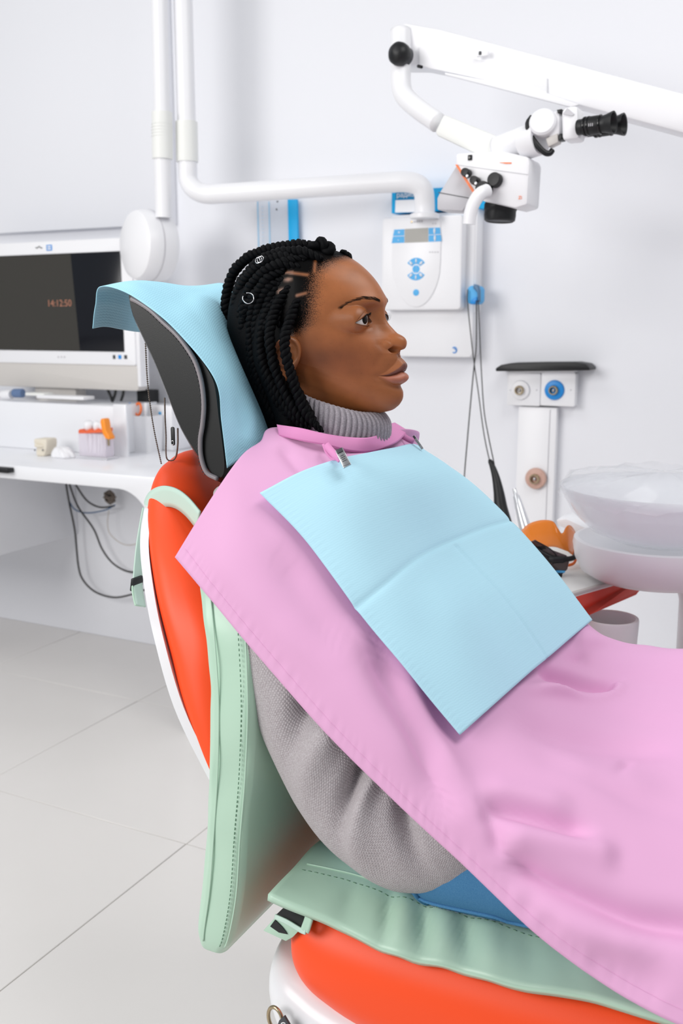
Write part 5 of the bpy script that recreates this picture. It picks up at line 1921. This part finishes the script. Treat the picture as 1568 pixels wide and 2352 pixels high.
# ring logo low on the housing
lc = aty(1043, 804, YB - .0012)
MB().tube([lc + np.array([.0075 * cos(a), 0, .0085 * sin(a)]) for a in np.linspace(-2.2, 2.4, 24)], .0017, 6).build('ring_logo', M_BLUE, xb, sharp=0)
MB().tube([lc + np.array([.004 * t, 0, .005 * (1 - t)]) for t in np.linspace(0, 1, 4)], .0012, 6).build('ring_logo', M_BLUE, xb, sharp=0)

# ---- X-ray arm: from the box up, along the wall, and two tubes to the ceiling, with the tube head
xa = empty('xray_machine', tuple(aty(975, 492, 2.80)), 'white jointed X-ray arm with two vertical tubes and a round head', 'X-ray arm')
YA = 2.78
rP = .031
ext = catmull([aty(975, 500, 2.84), aty(975, 470, 2.84), aty(972, 440, 2.83), aty(958, 424, 2.82), aty(930, 418, 2.81), aty(880, 420, 2.80), aty(700, 432, 2.76), aty(520, 444, 2.72), aty(475, 446, 2.71), aty(448, 436, 2.70), aty(433, 415, 2.70), aty(431, 385, 2.70), aty(430, 345, 2.70)], 150)
MB().tube(ext, rP * .97, 24).build('extension_arm', M_WHITE, xa, sharp=0)
MB().lathe([(.044, 0), (.044, .012), (.036, .016)], aty(975, 502, 2.84), (0, 0, 1), 28).build('swivel', M_WHITE, xa)
MB().tube([aty(430, 372, 2.70), aty(428, 280, 2.70)], rP * 1.13, 24).build('joint_sleeve', M_CREAM, xa)
MB().tube([aty(428, 280, 2.70), aty(424, 140, 2.70), aty(420, 0, 2.70), aty(414, -260, 2.70)], rP * .95, 24).build('upper_tube', M_WHITE, xa)
MB().tube([aty(376, 500, 2.64), aty(374, 430, 2.64), aty(372, 360, 2.64)], rP * .84, 24).build('lower_tube', M_WHITE, xa)
sl = MB().tube([aty(373, 365, 2.64), aty(372, 258, 2.64)], rP * 1.03, 24).build('joint_sleeve', M_CREAM, xa)
for k in range(5):
    p = aty(372, 286 + 7 * k, 2.64)
    MB().tube([p + np.array([rP * 1.035 * cos(a), rP * 1.035 * sin(a), 0]) for a in np.linspace(0, 2 * pi, 24, endpoint=False)], .0012, 5, closed=True).build('grip_ring', M_CREAM, sl, sharp=0)
MB().tube([aty(372, 262, 2.64), aty(369, 130, 2.64), aty(366, 0, 2.64), aty(360, -260, 2.64)], rP * .80, 24).build('upper_tube', M_WHITE, xa)
# round head
hc = aty(350, 565, 2.68)
ax = np.array([-.42, -.90, .02])
ax /= np.linalg.norm(ax)
hd = MB().lathe([(.001, -.05), (.095, -.048), (.110, -.038), (.1135, -.02), (.1135, .012), (.1125, .0135), (.1125, .0155), (.1135, .017), (.1135, .042), (.107, .062), (.088, .074), (.001, .080)], hc, ax, 56).build('tube_head', M_WHITE, xa, sharp=30)
MB().tube([hc + ax * .0145 + np.array([ax[1], -ax[0], 0]) * .1134 * cos(a) + np.array([0, 0, 1]) * .1134 * sin(a) for a in np.linspace(0, 2 * pi, 60, endpoint=False)], .0012, 6, closed=True).build('head_seam', M_GREYP, hd, sharp=0)

# ---- blue carton standing on top of the control box
cb = empty('blue_carton', tuple(aty(1000, 490, 2.93)), 'blue carton with a white label behind the X-ray arm', 'carton')
p0, p1 = aty(898, 490, 2.925), aty(1112, 487, 2.925)
ztop = aty(900, 438, 2.925)[2]
MB().box(((p0[0] + p1[0]) / 2, 2.955, (p0[2] + ztop) / 2), (p1[0] - p0[0], .055, ztop - p0[2]), .001).build('carton_body', M_CYAN, cb)
MB().prism(pq([(908, 460), (962, 458), (962, 487), (907, 488)], 2.9265), (0, .001, 0)).build('label', M_WHITE, cb, smooth=False)
M_DKBLUE = mat('teal_blue_print', srgb(0, 128, 178), .5)
MB().prism(pq([(908, 440), (962, 437), (962, 457), (908, 459)], 2.9265), (0, .001, 0)).build('title_band', M_DKBLUE, cb, smooth=False)
text('title', 'радиовизио', .0205, aty(910, 449, 2.9258), (1, 0, 0), (0, 0, 1), M_WHITE, cb, align='LEFT')

# ---- clear wall pocket with a blue edge strip
wp = empty('wall_pocket', tuple(aty(636, 560, WY)), 'clear plastic wall pocket with a bright blue side strip above the head', 'wall pocket')
YP = 2.965
M_PANE = mat('clear_pane', srgb(226, 232, 242), .1, .5, alpha=.55)
MB().prism(pq([(589, 462), (662, 459), (668, 700), (594, 700)], YP), (0, .004, 0)).build('pane', M_PANE, wp, smooth=False)
MB().prism(pq([(660, 458), (681, 457.5), (687, 700), (666, 700)], YP - .004), (0, .012, 0), .001).build('edge_strip', M_CYAN, wp)
M_LTBLUE = mat('pale_blue_line', srgb(150, 196, 226), .5)
for x in (590, 616): MB().prism(pq([(x, 463), (x + 2.5, 463), (x + 8, 700), (x + 5.5, 700)], YP - .001), (0, .001, 0)).build('ruled_line', M_LTBLUE, wp, smooth=False)
mk = MB()
for k in range(26):
    a = aty(602 + k * .2, 475 + k * 8.5, YP - .0008)
    mk.box(a, (.006, .0008, .0012), 0)
mk.build('scale_marks', M_LTBLUE, wp, smooth=False)
for x, y in ((637, 463), (635, 481)): MB().lathe([(.003, 0), (.0025, .002), (.0005, .003)], aty(x, y, YP), (0, -1, 0), 10).build('screw', M_GREYD, wp)

# ---- blue hook with hanging leads
hk = empty('wall_hook', tuple(aty(1086, 700, 2.90)), 'blue plastic hook on the side of the control box holding black leads', 'hook')
YH = 2.88
MB().prism(rr_px(1072, 656, 1101, 699, .014, YH), (0, .05, 0), .004).build('hook_body', M_SKYBLUE, hk)
MB().prism(pq([(1087, 652), (1098, 655), (1101, 668), (1101, 694), (1096, 692), (1095, 672), (1086, 662)], YH - .006), (0, .012, 0), .002).build('hook_arm', mat('blue_grey_plastic', srgb(78, 116, 152), .4), hk)
MB().prism(pq([(1081, 690), (1094, 682), (1096, 694), (1088, 699), (1080, 698)], YH - .008), (0, .012, 0), .002).build('hook_lip', M_BLUE, hk)
MB().box(aty(1097, 580, 2.95), (.012, .06, .36), .003).build('back_rail', M_WHITE, hk)


def lead(pts, r, label):
    o = MB().tube(catmull([aty(*p) for p in pts], 70), r, 8).build('lead', M_CABLE, None, sharp=0)
    return tag(o, label, 'cable', 'black leads on the blue hook')


lead([(1074, 665, 2.872), (1074, 700, 2.87), (1082, 780, 2.86), (1090, 845, 2.84), (1098, 900, 2.8), (1110, 990, 2.7), (1122, 1050, 2.6), (1136, 1100, 2.5), (1142, 1150, 2.42)], .0017, 'black lead hanging from the left of the blue hook and crossing to the right')
lead([(1094, 690, 2.868), (1094, 740, 2.862), (1093, 800, 2.855), (1088, 845, 2.84), (1080, 930, 2.80), (1073, 1010, 2.75), (1066, 1095, 2.7), (1060, 1200, 2.6)], .0020, 'thicker black lead falling from the hook down behind the bib')
lead([(1098, 690, 2.868), (1101, 760, 2.86), (1105, 850, 2.82), (1111, 940, 2.72), (1121, 1000, 2.62), (1133, 1058, 2.50), (1136, 1075, 2.44)], .0017, 'rightmost black lead running down to the black handpiece')

# ---- black shelf and gas outlets
bs = empty('wall_lamp_bar', tuple(aty(1245, 850, WY)), 'black padded bar fixed to the wall above the outlet plates', 'wall bar')
pts = pq([(1137, 853), (1137, 846), (1150, 838), (1172, 834), (1240, 832.5), (1320, 832), (1344, 836), (1353, 844), (1354, 851)], 2.90)
MB().prism(pts, (0, WY - 2.90, 0), .004).build('bar_body', M_BLACK, bs)
MB().prism(pq([(1165, 857), (1165, 852), (1318, 851), (1318, 856)], 2.93), (0, WY - 2.93, 0), .001).build('bar_mount', M_WHITE, bs)
og = 'gas outlets on the wall duct'
def outlet(x0, y0, x1, y1, cx_, cy_, r, material, label):
    e = empty('gas_outlet', tuple(aty((x0 + x1) / 2, y1, WY)), label, 'outlet', og)
    if x1 - x0 > 0: MB().prism(rr_px(x0, y0, x1, y1, .005, 2.945), (0, WY - 2.945, 0), .002).build('plate', M_WHITE, e)
    c = aty(cx_, cy_, 2.944)
    MB().lathe([(r, 0), (r, .006), (r * .92, .010), (r * .55, .012), (r * .50, .014)], c + np.array([0, .004, 0]), (0, -1, 0), 36).build('collar', material, e)
    MB().lathe([(r * .48, 0), (r * .48, .014), (r * .40, .018), (r * .34, .018), (r * .33, .004), (.0005, .003)], c + np.array([0, -.004, 0]), (0, -1, 0), 28).build('socket', M_BRASS, e)
    MB().lathe([(r * .14, 0), (r * .14, .010), (.0005, .012)], c + np.array([0, -.006, 0]), (0, -1, 0), 14).build('valve_pin', M_STEEL, e)
    if x1 - x0 > 0:
        for s_ in (-1, 1): MB().lathe([(.0022, 0), (.0018, .0015), (.0004, .002)], aty((x0 + x1) / 2 + s_ * 30, cy_, 2.945), (0, -1, 0), 10).build('screw', M_GREYP, e)
    else:
        for k in range(4):
            a = pi / 4 + k * pi / 2
            MB().box(c + np.array([cos(a) * r * .78, -.0065, sin(a) * r * .78]), (.006, .002, .006), .001).build('collar_rib', material, e)
    return e


outlet(1164, 857, 1240, 932, 1195, 896, .030, M_WHITE, 'square gas outlet with a white collar, left of the blue one')
outlet(1241, 856, 1320, 933, 1273, 896, .030, M_BLUE, 'square gas outlet with a blue collar under the black bar')
dc = empty('wall_duct', (aty(1240, 1000, WY)[0], WY, .5), 'tall white wall duct running down below the two outlet plates', 'duct')
x0, x1 = aty(1188, 1000, 2.955)[0], aty(1276, 1000, 2.955)[0]
zt = aty(1230, 935, 2.955)[2]
MB().box(((x0 + x1) / 2, 2.971, zt / 2), (x1 - x0, .032, zt), .003).build('duct_body', M_WHITE, dc)
MB().box(((x1 * .83 + x0 * .17), 2.954, zt / 2 - .002), (.0016, .002, zt - .01), 0).build('duct_seam', M_GREYP, dc)
outlet(0, 0, 0, 0, 1230, 1099, .033, mat('rose_plastic', srgb(206, 168, 154), .45), 'round outlet with a dusty pink collar low on the wall duct')

# ---- operating microscope on its balanced arm
ms = empty('microscope', tuple(aty(1160, 515, 2.3)), 'white dental microscope with black eyepieces on a long slanting arm', 'microscope')
YM = 2.32
beam = pq([(897, 60), (930, 52), (1010, 66), (1568, 214), (1900, 302), (1900, 392), (1568, 306), (1330, 242), (1010, 160), (960, 150), (897, 150)], YM + .10)
MB().prism(beam, (0, .09, 0), .008).build('beam', M_WHITE, ms)
MB().prism(pq([(962, 102), (1255, 178), (1255, 215), (1020, 164), (962, 152)], YM + .092), (0, .012, 0), .002).build('beam_cover', M_WHITE, ms)
MB().prism(pq([(1020, 166), (1240, 208), (1330, 240), (1310, 246), (1022, 172)], YM + .088), (0, .010, 0), .002).build('beam_rib', M_WHITE, ms)
MB().box(aty(1108, 124, YM + .085), (.030, .008, .012), .002).build('latch', M_WHITE, ms)
MB().box(aty(1102, 122, YM + .080), (.006, .004, .008), .001).build('latch_key', M_GREYD, ms)
kc = aty(917, 124, YM + .05)
MB().lathe([(.001, -.030), (.016, -.026), (.026, -.012), (.028, 0), (.026, .012), (.018, .021), (.001, .026)], kc, (-.3, -.9, .1), 28).build('ball_knob', M_BLACK, ms, sharp=0)
MB().lathe([(.022, 0), (.022, .012)], kc + np.array([.008, .028, -.002]), (-.3, -.9, .1), 24).build('knob_collar', M_GREYD, ms)
MB().tube([aty(960, 152, YM + .08), aty(968, 154, YM + .07)], .004, 8).build('lock_lever', M_BLACK, ms)
stem = catmull([aty(920, 70, YM + .1), aty(920, 150, YM + .08), aty(921, 195, YM + .07), aty(930, 222, YM + .06), aty(960, 250, YM + .04), aty(1005, 282, YM + .02)], 60)
MB().tube(stem, np.linspace(.026, .0235, 60), 24).build('suspension_tube', M_WHITE, ms, sharp=0)
la = pq([(1018, 262), (1140, 312), (1160, 330), (1150, 372), (1118, 366), (1000, 310), (999, 300)], YM - .01)
MB().prism(la, (0, .06, 0), .006).build('lower_arm', M_CREAM, ms)
MB().tube(catmull([aty(1140, 345, YM), aty(1180, 330, YM - .01), aty(1215, 318, YM - .02), aty(1240, 320, YM - .03)], 20), .030, 24).build('neck', M_WHITE, ms, sharp=0)
# head body
body = pq([(1046, 352), (1150, 346), (1212, 360), (1216, 372), (1210, 470), (1182, 478), (1110, 462), (1085, 445), (1046, 378)], YM - .06)
MB().prism(body, (0, .10, 0), .006).build('optics_head', M_WHITE, ms)
MB().prism(pq([(1048, 379), (1090, 444), (1062, 485), (1003, 482), (1003, 455), (1010, 440)], YM - .055), (0, .08, 0), .004).build('side_housing', M_GREYP, ms)
MB().prism(pq([(1006, 441), (1082, 455), (1082, 457), (1006, 443)], YM - .0558), (0, .002, 0)).build('housing_seam', M_GREYD, ms, smooth=False)
MB().prism(pq([(1045, 378), (1050, 378), (1092, 443), (1087, 446)], YM - .0615), (0, .006, 0)).build('orange_stripe', M_ORANGE, ms, smooth=False)
MB().prism(pq([(1050, 378), (1212, 400), (1212, 401.5), (1050, 379.5)], YM - .0607), (0, .001, 0)).build('body_seam', M_GREYP, ms, smooth=False)
MB().prism(pq([(1146, 373), (1174, 373), (1174, 376), (1160, 376)], YM - .0610), (0, .001, 0)).build('orange_mark', M_ORANGE, ms, smooth=False)
MB().box(aty(1079, 362, YM - .061), (.010, .004, .012), .001).build('led_window', M_BLACKG, ms)
text('orange_print', 'Zi', .010, aty(1194, 454, YM - .0612), (1, 0, 0), (0, 0, 1), M_ORANGE, ms)
vd = -ray(1120, 410)
vd = np.array([-.15, -.95, .12])
def knob(x, y, r, ln, m_=M_BLACK, name='knob', dirn=vd):
    d_ = np.asarray(dirn, float)
    d_ /= np.linalg.norm(d_)
    return MB().lathe([(r * .85, 0), (r, .003), (r, ln * .8), (r * .9, ln), (.0005, ln + .001)], aty(x, y, YM - .058), d_, 24).build(name, m_, ms)


knob(1076, 400, .010, .022)
knob(1096, 418, .010, .022)
knob(1141, 416, .0165, .020)
MB().lathe([(.0035, 0), (.003, .001)], aty(1072, 404, YM - .081), vd, 12).build('knob_dot', M_WHITE, ms)
MB().lathe([(.0035, 0), (.003, .001)], aty(1092, 421, YM - .081), vd, 12).build('knob_dot', M_WHITE, ms)
knob(1118, 438, .0165, .030, M_BLACK, 'handle_socket')
hg = catmull([aty(1118, 438, YM - .085), aty(1102, 446, YM - .105), aty(1088, 466, YM - .115), aty(1080, 490, YM - .118), aty(1077, 515, YM - .118)], 30)
MB().tube(hg, np.linspace(.0155, .0145, 30), 20).build('handle', M_WHITE, ms, sharp=30)
# objective lens
ol = aty(1150, 490, YM - .01)
ld = np.array([-.03, -.05, -1.0])
MB().lathe([(.036, 0), (.0385, .004), (.0385, .016), (.037, .018), (.037, .026), (.0375, .028), (.036, .040), (.032, .043), (.030, .041)], aty(1150, 466, YM - .01), ld, 40).build('objective', M_BLACK, ms)
# binocular
MB().tube([aty(1205, 330, YM - .02), aty(1240, 318, YM - .035)], .036, 28).build('binocular_base', M_WHITE, ms)
bk = catmull([aty(1222, 268, YM - .045), aty(1212, 285, YM - .05), aty(1218, 310, YM - .055), aty(1232, 332, YM - .055), aty(1250, 350, YM - .05), aty(1262, 352, YM - .045), aty(1268, 345, YM - .04)], 40)
MB().tube(bk, .0065, 12).build('hinge_gasket', M_BLACK, ms, sharp=0)
d_ = np.array([aty(1280, 300, YM - .055) - aty(1228, 296, YM - .055)])[0]
MB().lathe([(.001, -.004), (.026, 0), (.030, .006), (.030, .028), (.026, .033), (.001, .035)], aty(1250, 291, YM - .03), (.1, -.95, .2), 32).build('tilt_drum', M_WHITE, ms)
MB().prism(pq([(1240, 262), (1285, 252), (1286, 312), (1262, 318), (1240, 300)], YM - .05), (0, .05, 0), .008).build('tilt_body', M_WHITE, ms)
MB().prism(pq([(1252, 318), (1280, 305), (1282, 326), (1258, 338)], YM - .052), (0, .03, 0), .003).build('tilt_bracket', M_BEIGE, ms)
for q in ([(1278, 252), (1290, 250), (1288, 260), (1280, 260)], [(1283, 308), (1291, 306), (1291, 320), (1282, 322)]):
    MB().prism(pq(q, YM - .053), (0, .03, 0), .001).build('tilt_stop', M_BLACK, ms)
MB().prism(pq([(1288, 254), (1298, 245), (1326, 242), (1330, 318), (1290, 322)], YM - .065), (0, .06, 0), .008).build('prism_housing', M_WHITE, ms)
for k, (dx, dy, Yk) in enumerate(((0, 0, YM - .070), (24, 4, YM - .020))):
    a, b = aty(1326 + dx, 293 + dy, Yk), aty(1412 + dx, 281 + dy, Yk - .01)
    v = b - a
    L = np.linalg.norm(v)
    if k: MB().tube([a - v * .3, a], .017, 24).build('eyepiece_tube', M_WHITE, ms)
    ep = MB().lathe([(.0155, 0), (.0165, .002), (.0165, .012), (.0185, .014), (.0195, .030), (.0195, .046), (.0185, .050), (.0175, .058), (.0195, .066), (.0235, .078), (.0240, .081), (.021, .080), (.016, .066), (.001, .064)], a, v, 36).build('eyepiece', M_BLACK, ms)
    for t in (.016, .024, .050): MB().lathe([(.0203, 0), (.0206, .001), (.0206, .003), (.0203, .004)], a + v / L * t, v, 36).build('eyepiece_ring', M_BLACKG, ep)
    if k == 0:
        ux = v / L
        for j in range(3):
            MB().box(a + v / L * (.030 + .004 * j) + np.array([0, -.0198, -.002]), (.0012, .0006, .006), 0).build('eyepiece_scale', M_GREYP, ep)
MB().prism(pq([(1292, 262), (1302, 248), (1318, 262), (1314, 266)], YM - .068), (0, .002, 0)).build('focus_lever', M_GREYP, ms, smooth=False)
# ------------------------------------------------------------------ right: delivery unit beyond the patient
TZ = .735
un = empty('delivery_unit', (-.35, 2.05, 0), 'white instrument unit with a tray table and red front panel beyond the patient', 'instrument unit')
a_, b_ = atz(1310, 1365, TZ), atz(1475, 1318, TZ)
c_, d_ = atz(1190, 1280, TZ), atz(1440, 1240, TZ)
tp = [a_, b_, d_ + np.array([.02, .15, 0]), c_ + np.array([-.05, .05, 0]), atz(1130, 1320, TZ)]
# slab
MB().prism([tuple(p) for p in tp], (0, 0, -.012), .003).build('table_top', M_CREAM, un)
# red apron below the near edge
e = (b_ - a_) / np.linalg.norm(b_ - a_)
nrm = np.array([e[1], -e[0], 0])
a2 = atz(1130, 1420, TZ)
red = [a_ - e * .12 + np.array([0, 0, -.004]), b_ + np.array([0, 0, -.004]), b_ + np.array([-.006, -.004, -.038]), a_ - e * .12 + np.array([0, 0, -.062])]
zb = aty(1475, 1365, b_[1])[2]
red = [tuple(a_ - e * .15 + np.array([0, 0, -.006])), tuple(b_ + np.array([0, 0, -.006])), tuple(np.array([b_[0], b_[1], zb + .012])), tuple(np.array([b_[0] - .008, b_[1] - .012, zb])), tuple(aty(1355, 1412, (a_ + e * .03)[1])), tuple(a_ - e * .15 + np.array([0, 0, -.075]))]
MB().prism(red, tuple(-nrm * .02), .002).build('red_panel', M_REDP, un)
MB().prism([tuple(p + np.array([0, 0, .001]) + nrm * .001) for p in (a_ - e * .15, b_, b_ + np.array([0, 0, -.006]), a_ - e * .15 + np.array([0, 0, -.006]))], tuple(-nrm * .01), .0006).build('edge_trim', M_BEIGE, un)
# pedestal body and lower boxes
MB().prism([(x, y, 0.0) for x, y in rrect(.06, 2.32, .62, .42, .06)], (0, 0, TZ - .015), .012).build('unit_body', M_WHITE2, un)
MB().prism([(x, y, .40) for x, y in rrect(.02, 1.99, .36, .20, .03)], (0, 0, .235), .012).build('side_locker', M_WHITE, un)
cu = aty(1400, 1440, 1.93)
MB().lathe([(.052, -.10), (.056, 0), (.055, .004), (.049, .004), (.046, -.01), (.040, -.09)], (cu[0], cu[1], aty(1400, 1422, 1.93)[2]), (0, 0, 1), 36).build('cup_holder', M_WHITE, un)
MB().tube([(cu[0], cu[1] + .04, aty(1400, 1422, 1.93)[2] - .08), (cu[0] + .06, cu[1] + .2, .50)], .018, 14).build('holder_arm', M_WHITE, un)
# spittoon: broad shallow basin with a glassy bowl on it
sp = empty('spittoon', (-.20, 2.0, TZ), 'broad white spittoon basin with a clear wrapped bowl at the right edge', 'spittoon')
bc = aty(1505, 1272, 2.02)
MB().lathe([(.10, -.052), (.125, -.048), (.148, -.034), (.160, -.010), (.165, .018), (.163, .030), (.155, .032), (.145, .026), (.12, .018), (.001, .014)], bc, (0, 0, 1), 64).build('basin', M_WHITE, sp, sharp=40)
M_GLASSW = mat('milky_glass', srgb(240, 242, 248), .08, .5, alpha=.45)
MB().lathe([(.03, .018), (.09, .024), (.14, .045), (.180, .082), (.200, .118), (.206, .135), (.201, .135), (.176, .084), (.135, .050), (.06, .028)], bc + np.array([.01, 0, .004]), (0, 0, 1), 64).build('glass_bowl', M_GLASSW, sp, sharp=0)
# crumpled clear wrap over the bowl
an_ = np.linspace(0, 2 * pi, 72, endpoint=False)
rows = []
rw = np.random.default_rng(5)
for i, (r, h) in enumerate(((.210, .120), (.205, .140), (.185, .156), (.14, .166), (.07, .170), (.006, .171))):
    wob = .007 * np.sin(an_ * 9 + i) * np.sin(an_ * 4 + 2 * i) + rw.normal(0, .003, 72)
    rows.append(np.stack([bc[0] + .01 + (r + wob * .5) * np.cos(an_), bc[1] + (r + wob * .5) * np.sin(an_), bc[2] + h + wob * min(1, r / .1)], 1))
M_WRAP = mat('clear_wrap', srgb(245, 246, 250), .12, .5, alpha=.20)
MB().grid(np.array(rows), cv=True).build('plastic_wrap', M_WRAP, sp, sharp=0)
MB().lathe([(.05, -.60), (.055, -.10), (.07, -.045)], bc + np.array([.10, .05, 0]), (0, 0, 1), 36).build('basin_column', M_WHITE, sp)

# ---- things on the tray
gz = lambda x, y, h=0.0: atz(x, y, TZ + h)
# orange light-curing visor: a curved shield
vg = empty('orange_visor', tuple(gz(1270, 1300)), 'orange transparent protective goggles standing on the tray', 'goggles')
M_VISOR = mat('orange_visor', srgb(250, 140, 20), .12, .5, alpha=.86)
Yv = gz(1270, 1300)[1]
top = [(1188, 1236), (1198, 1218), (1215, 1203), (1240, 1195), (1262, 1195), (1272, 1200), (1280, 1212), (1287, 1224), (1293, 1223), (1299, 1212), (1306, 1206), (1315, 1213), (1322, 1228), (1325, 1250)]
bot = [(1192, 1270), (1205, 1272), (1220, 1270), (1240, 1262), (1258, 1256), (1275, 1256), (1288, 1260), (1298, 1264), (1306, 1268), (1311, 1272), (1316, 1276), (1320, 1280), (1323, 1276), (1326, 1262)]
T_ = [aty(x, y, Yv + .07 - .09 * sin(pi * i / 13)) for i, (x, y) in enumerate(top)]
B_ = [aty(x, y, Yv + .07 - .09 * sin(pi * i / 13)) for i, (x, y) in enumerate(bot)]
Tc, Bc = catmull(T_, 60), catmull(B_, 60)
sheet(np.stack([Tc * (1 - u) + Bc * u + np.array([0, -.006 * sin(pi * u), 0]) for u in np.linspace(0, 1, 8)], 0), 'visor_shield', M_VISOR, vg, thick=.002)
MB().tube(catmull([aty(1325, 1250, Yv + .05), aty(1320, 1290, Yv), aty(1300, 1300, Yv - .02)], 14), .003, 8).build('ear_piece', M_ORANGE, vg, sharp=0)
# dark glasses
sg = empty('dark_glasses', tuple(gz(1270, 1320)), 'dark tinted protective glasses lying in front of the orange goggles', 'glasses')
M_TINT = mat('dark_tint', srgb(70, 58, 58), .1, .5, alpha=.82)
Yg = gz(1280, 1322)[1]
MB().prism(pq([(1205, 1262), (1218, 1244), (1228, 1240), (1262, 1262), (1300, 1276), (1306, 1290), (1302, 1308), (1290, 1320), (1276, 1318), (1240, 1290), (1215, 1275)], Yg - .005), (0, .004, 0), .0012).build('lens', M_TINT, sg)
MB().tube(catmull([aty(1212, 1250, Yg - .012), aty(1240, 1268, Yg - .012), aty(1270, 1282, Yg - .010), aty(1300, 1284, Yg - .004), aty(1318, 1280, Yg + .01), aty(1324, 1268, Yg + .03)], 30), .0055, 10).build('brow_bar', M_BLACK, sg, sharp=0)
MB().tube(catmull([aty(1262, 1284, Yg - .012), aty(1275, 1286, Yg - .014), aty(1295, 1285, Yg - .008)], 12), .007, 10).build('hinge', M_BLACK, sg, sharp=0)
MB().prism(pq([(1228, 1256), (1250, 1254), (1254, 1260), (1236, 1264)], Yg - .0062), (0, .001, 0)).build('nose_pad', M_BLACK, sg, smooth=False)
MB().tube(catmull([aty(1228, 1241, Yg - .006), aty(1262, 1260, Yg - .006), aty(1277, 1276, Yg - .006), aty(1274, 1290, Yg - .006), aty(1268, 1296, Yg - .006)], 24), .0012, 6).build('lens_rim', M_BLACK, sg, sharp=0)
MB().prism(pq([(1276, 1310), (1298, 1311), (1296, 1316), (1276, 1316)], Yg - .0066), (0, .001, 0)).build('maker_print', M_SKYBLUE, sg, smooth=False)
MB().tube(catmull([aty(1215, 1262, Yg - .016), aty(1240, 1288, Yg - .018), aty(1270, 1316, Yg - .016), aty(1290, 1322, Yg - .010)], 20), .0035, 8).build('lower_frame', M_BLACK, sg, sharp=0)
# carton of wooden sticks
ck = empty('stick_carton', tuple(gz(1330, 1262)), 'white carton of wooden spatula sticks behind the goggles', 'carton')
Yk = gz(1330, 1275)[1] + .02
MB().prism(pq([(1278, 1194), (1300, 1192), (1347, 1214), (1347, 1236), (1324, 1228), (1280, 1205)], Yk), (.0, .09, 0), .001).build('carton_lid', M_WHITE, ck)
M_WOOD = mat('pale_wood', srgb(236, 196, 150), .7)
M_WOOD2 = mat('mid_wood', srgb(214, 164, 112), .7)
for k in range(8):
    y0 = 1228 + k * 6.2
    q = [(1324, y0), (1346, y0 + 8), (1346, y0 + 12.2), (1324, y0 + 4.6)]
    MB().prism(pq(q, Yk + .002), (0, .085, 0), .0004).build('stick', M_WOOD if k % 2 else M_WOOD2, ck)
# silver handpiece standing in its holder
hp_ = empty('silver_handpiece', tuple(gz(1210, 1262)), 'slim silver handpiece with a dark button standing behind the goggles', 'handpiece')
p0, p1 = aty(1181, 1124, 2.25), aty(1222, 1270, 2.20)
v = p1 - p0
L = np.linalg.norm(v)
MB().lathe([(.0030, 0), (.0048, .002), (.0052, .014), (.0080, .018), (.0105, .045), (.0135, .085), (.0150, .12), (.0150, L)], p0, v, 28).build('handpiece_body', mat('satin_silver', srgb(214, 216, 220), .25, .5, metal=.6), hp_)
MB().lathe([(.0048, 0), (.0042, .002), (.0005, .0024)], aty(1196, 1191, 2.222), (-.2, -.95, .1), 16).build('button', M_BLACK, hp_)
MB().lathe([(.0040, 0), (.0040, .004)], p0 - v / L * .002, v, 16).build('tip', M_STEEL, hp_)
# black curved handpiece hanging on its lead
bh = empty('black_handpiece', tuple(aty(1160, 1210, 2.38)), 'curved black handpiece hanging beside the far edge of the bib', 'handpiece')
C_ = catmull([aty(1122, 1059, 2.44), aty(1129, 1068, 2.44), aty(1138, 1095, 2.43), aty(1145, 1130, 2.42), aty(1150, 1165, 2.41), aty(1160, 1205, 2.40), aty(1172, 1250, 2.39)], 50)
MB().tube(C_, np.interp(np.linspace(0, 1, 50), [0, .06, .3, .6, .8, 1], [.0025, .0050, .0095, .0160, .0185, .0175]), 18).build('handpiece_body', M_BLACK, bh, sharp=0)
MB().tube(catmull([aty(1122, 1059, 2.44), aty(1126, 1057, 2.44), aty(1134, 1064, 2.44)], 10), .003, 8).build('hook_tip', M_BLACK, bh, sharp=0)
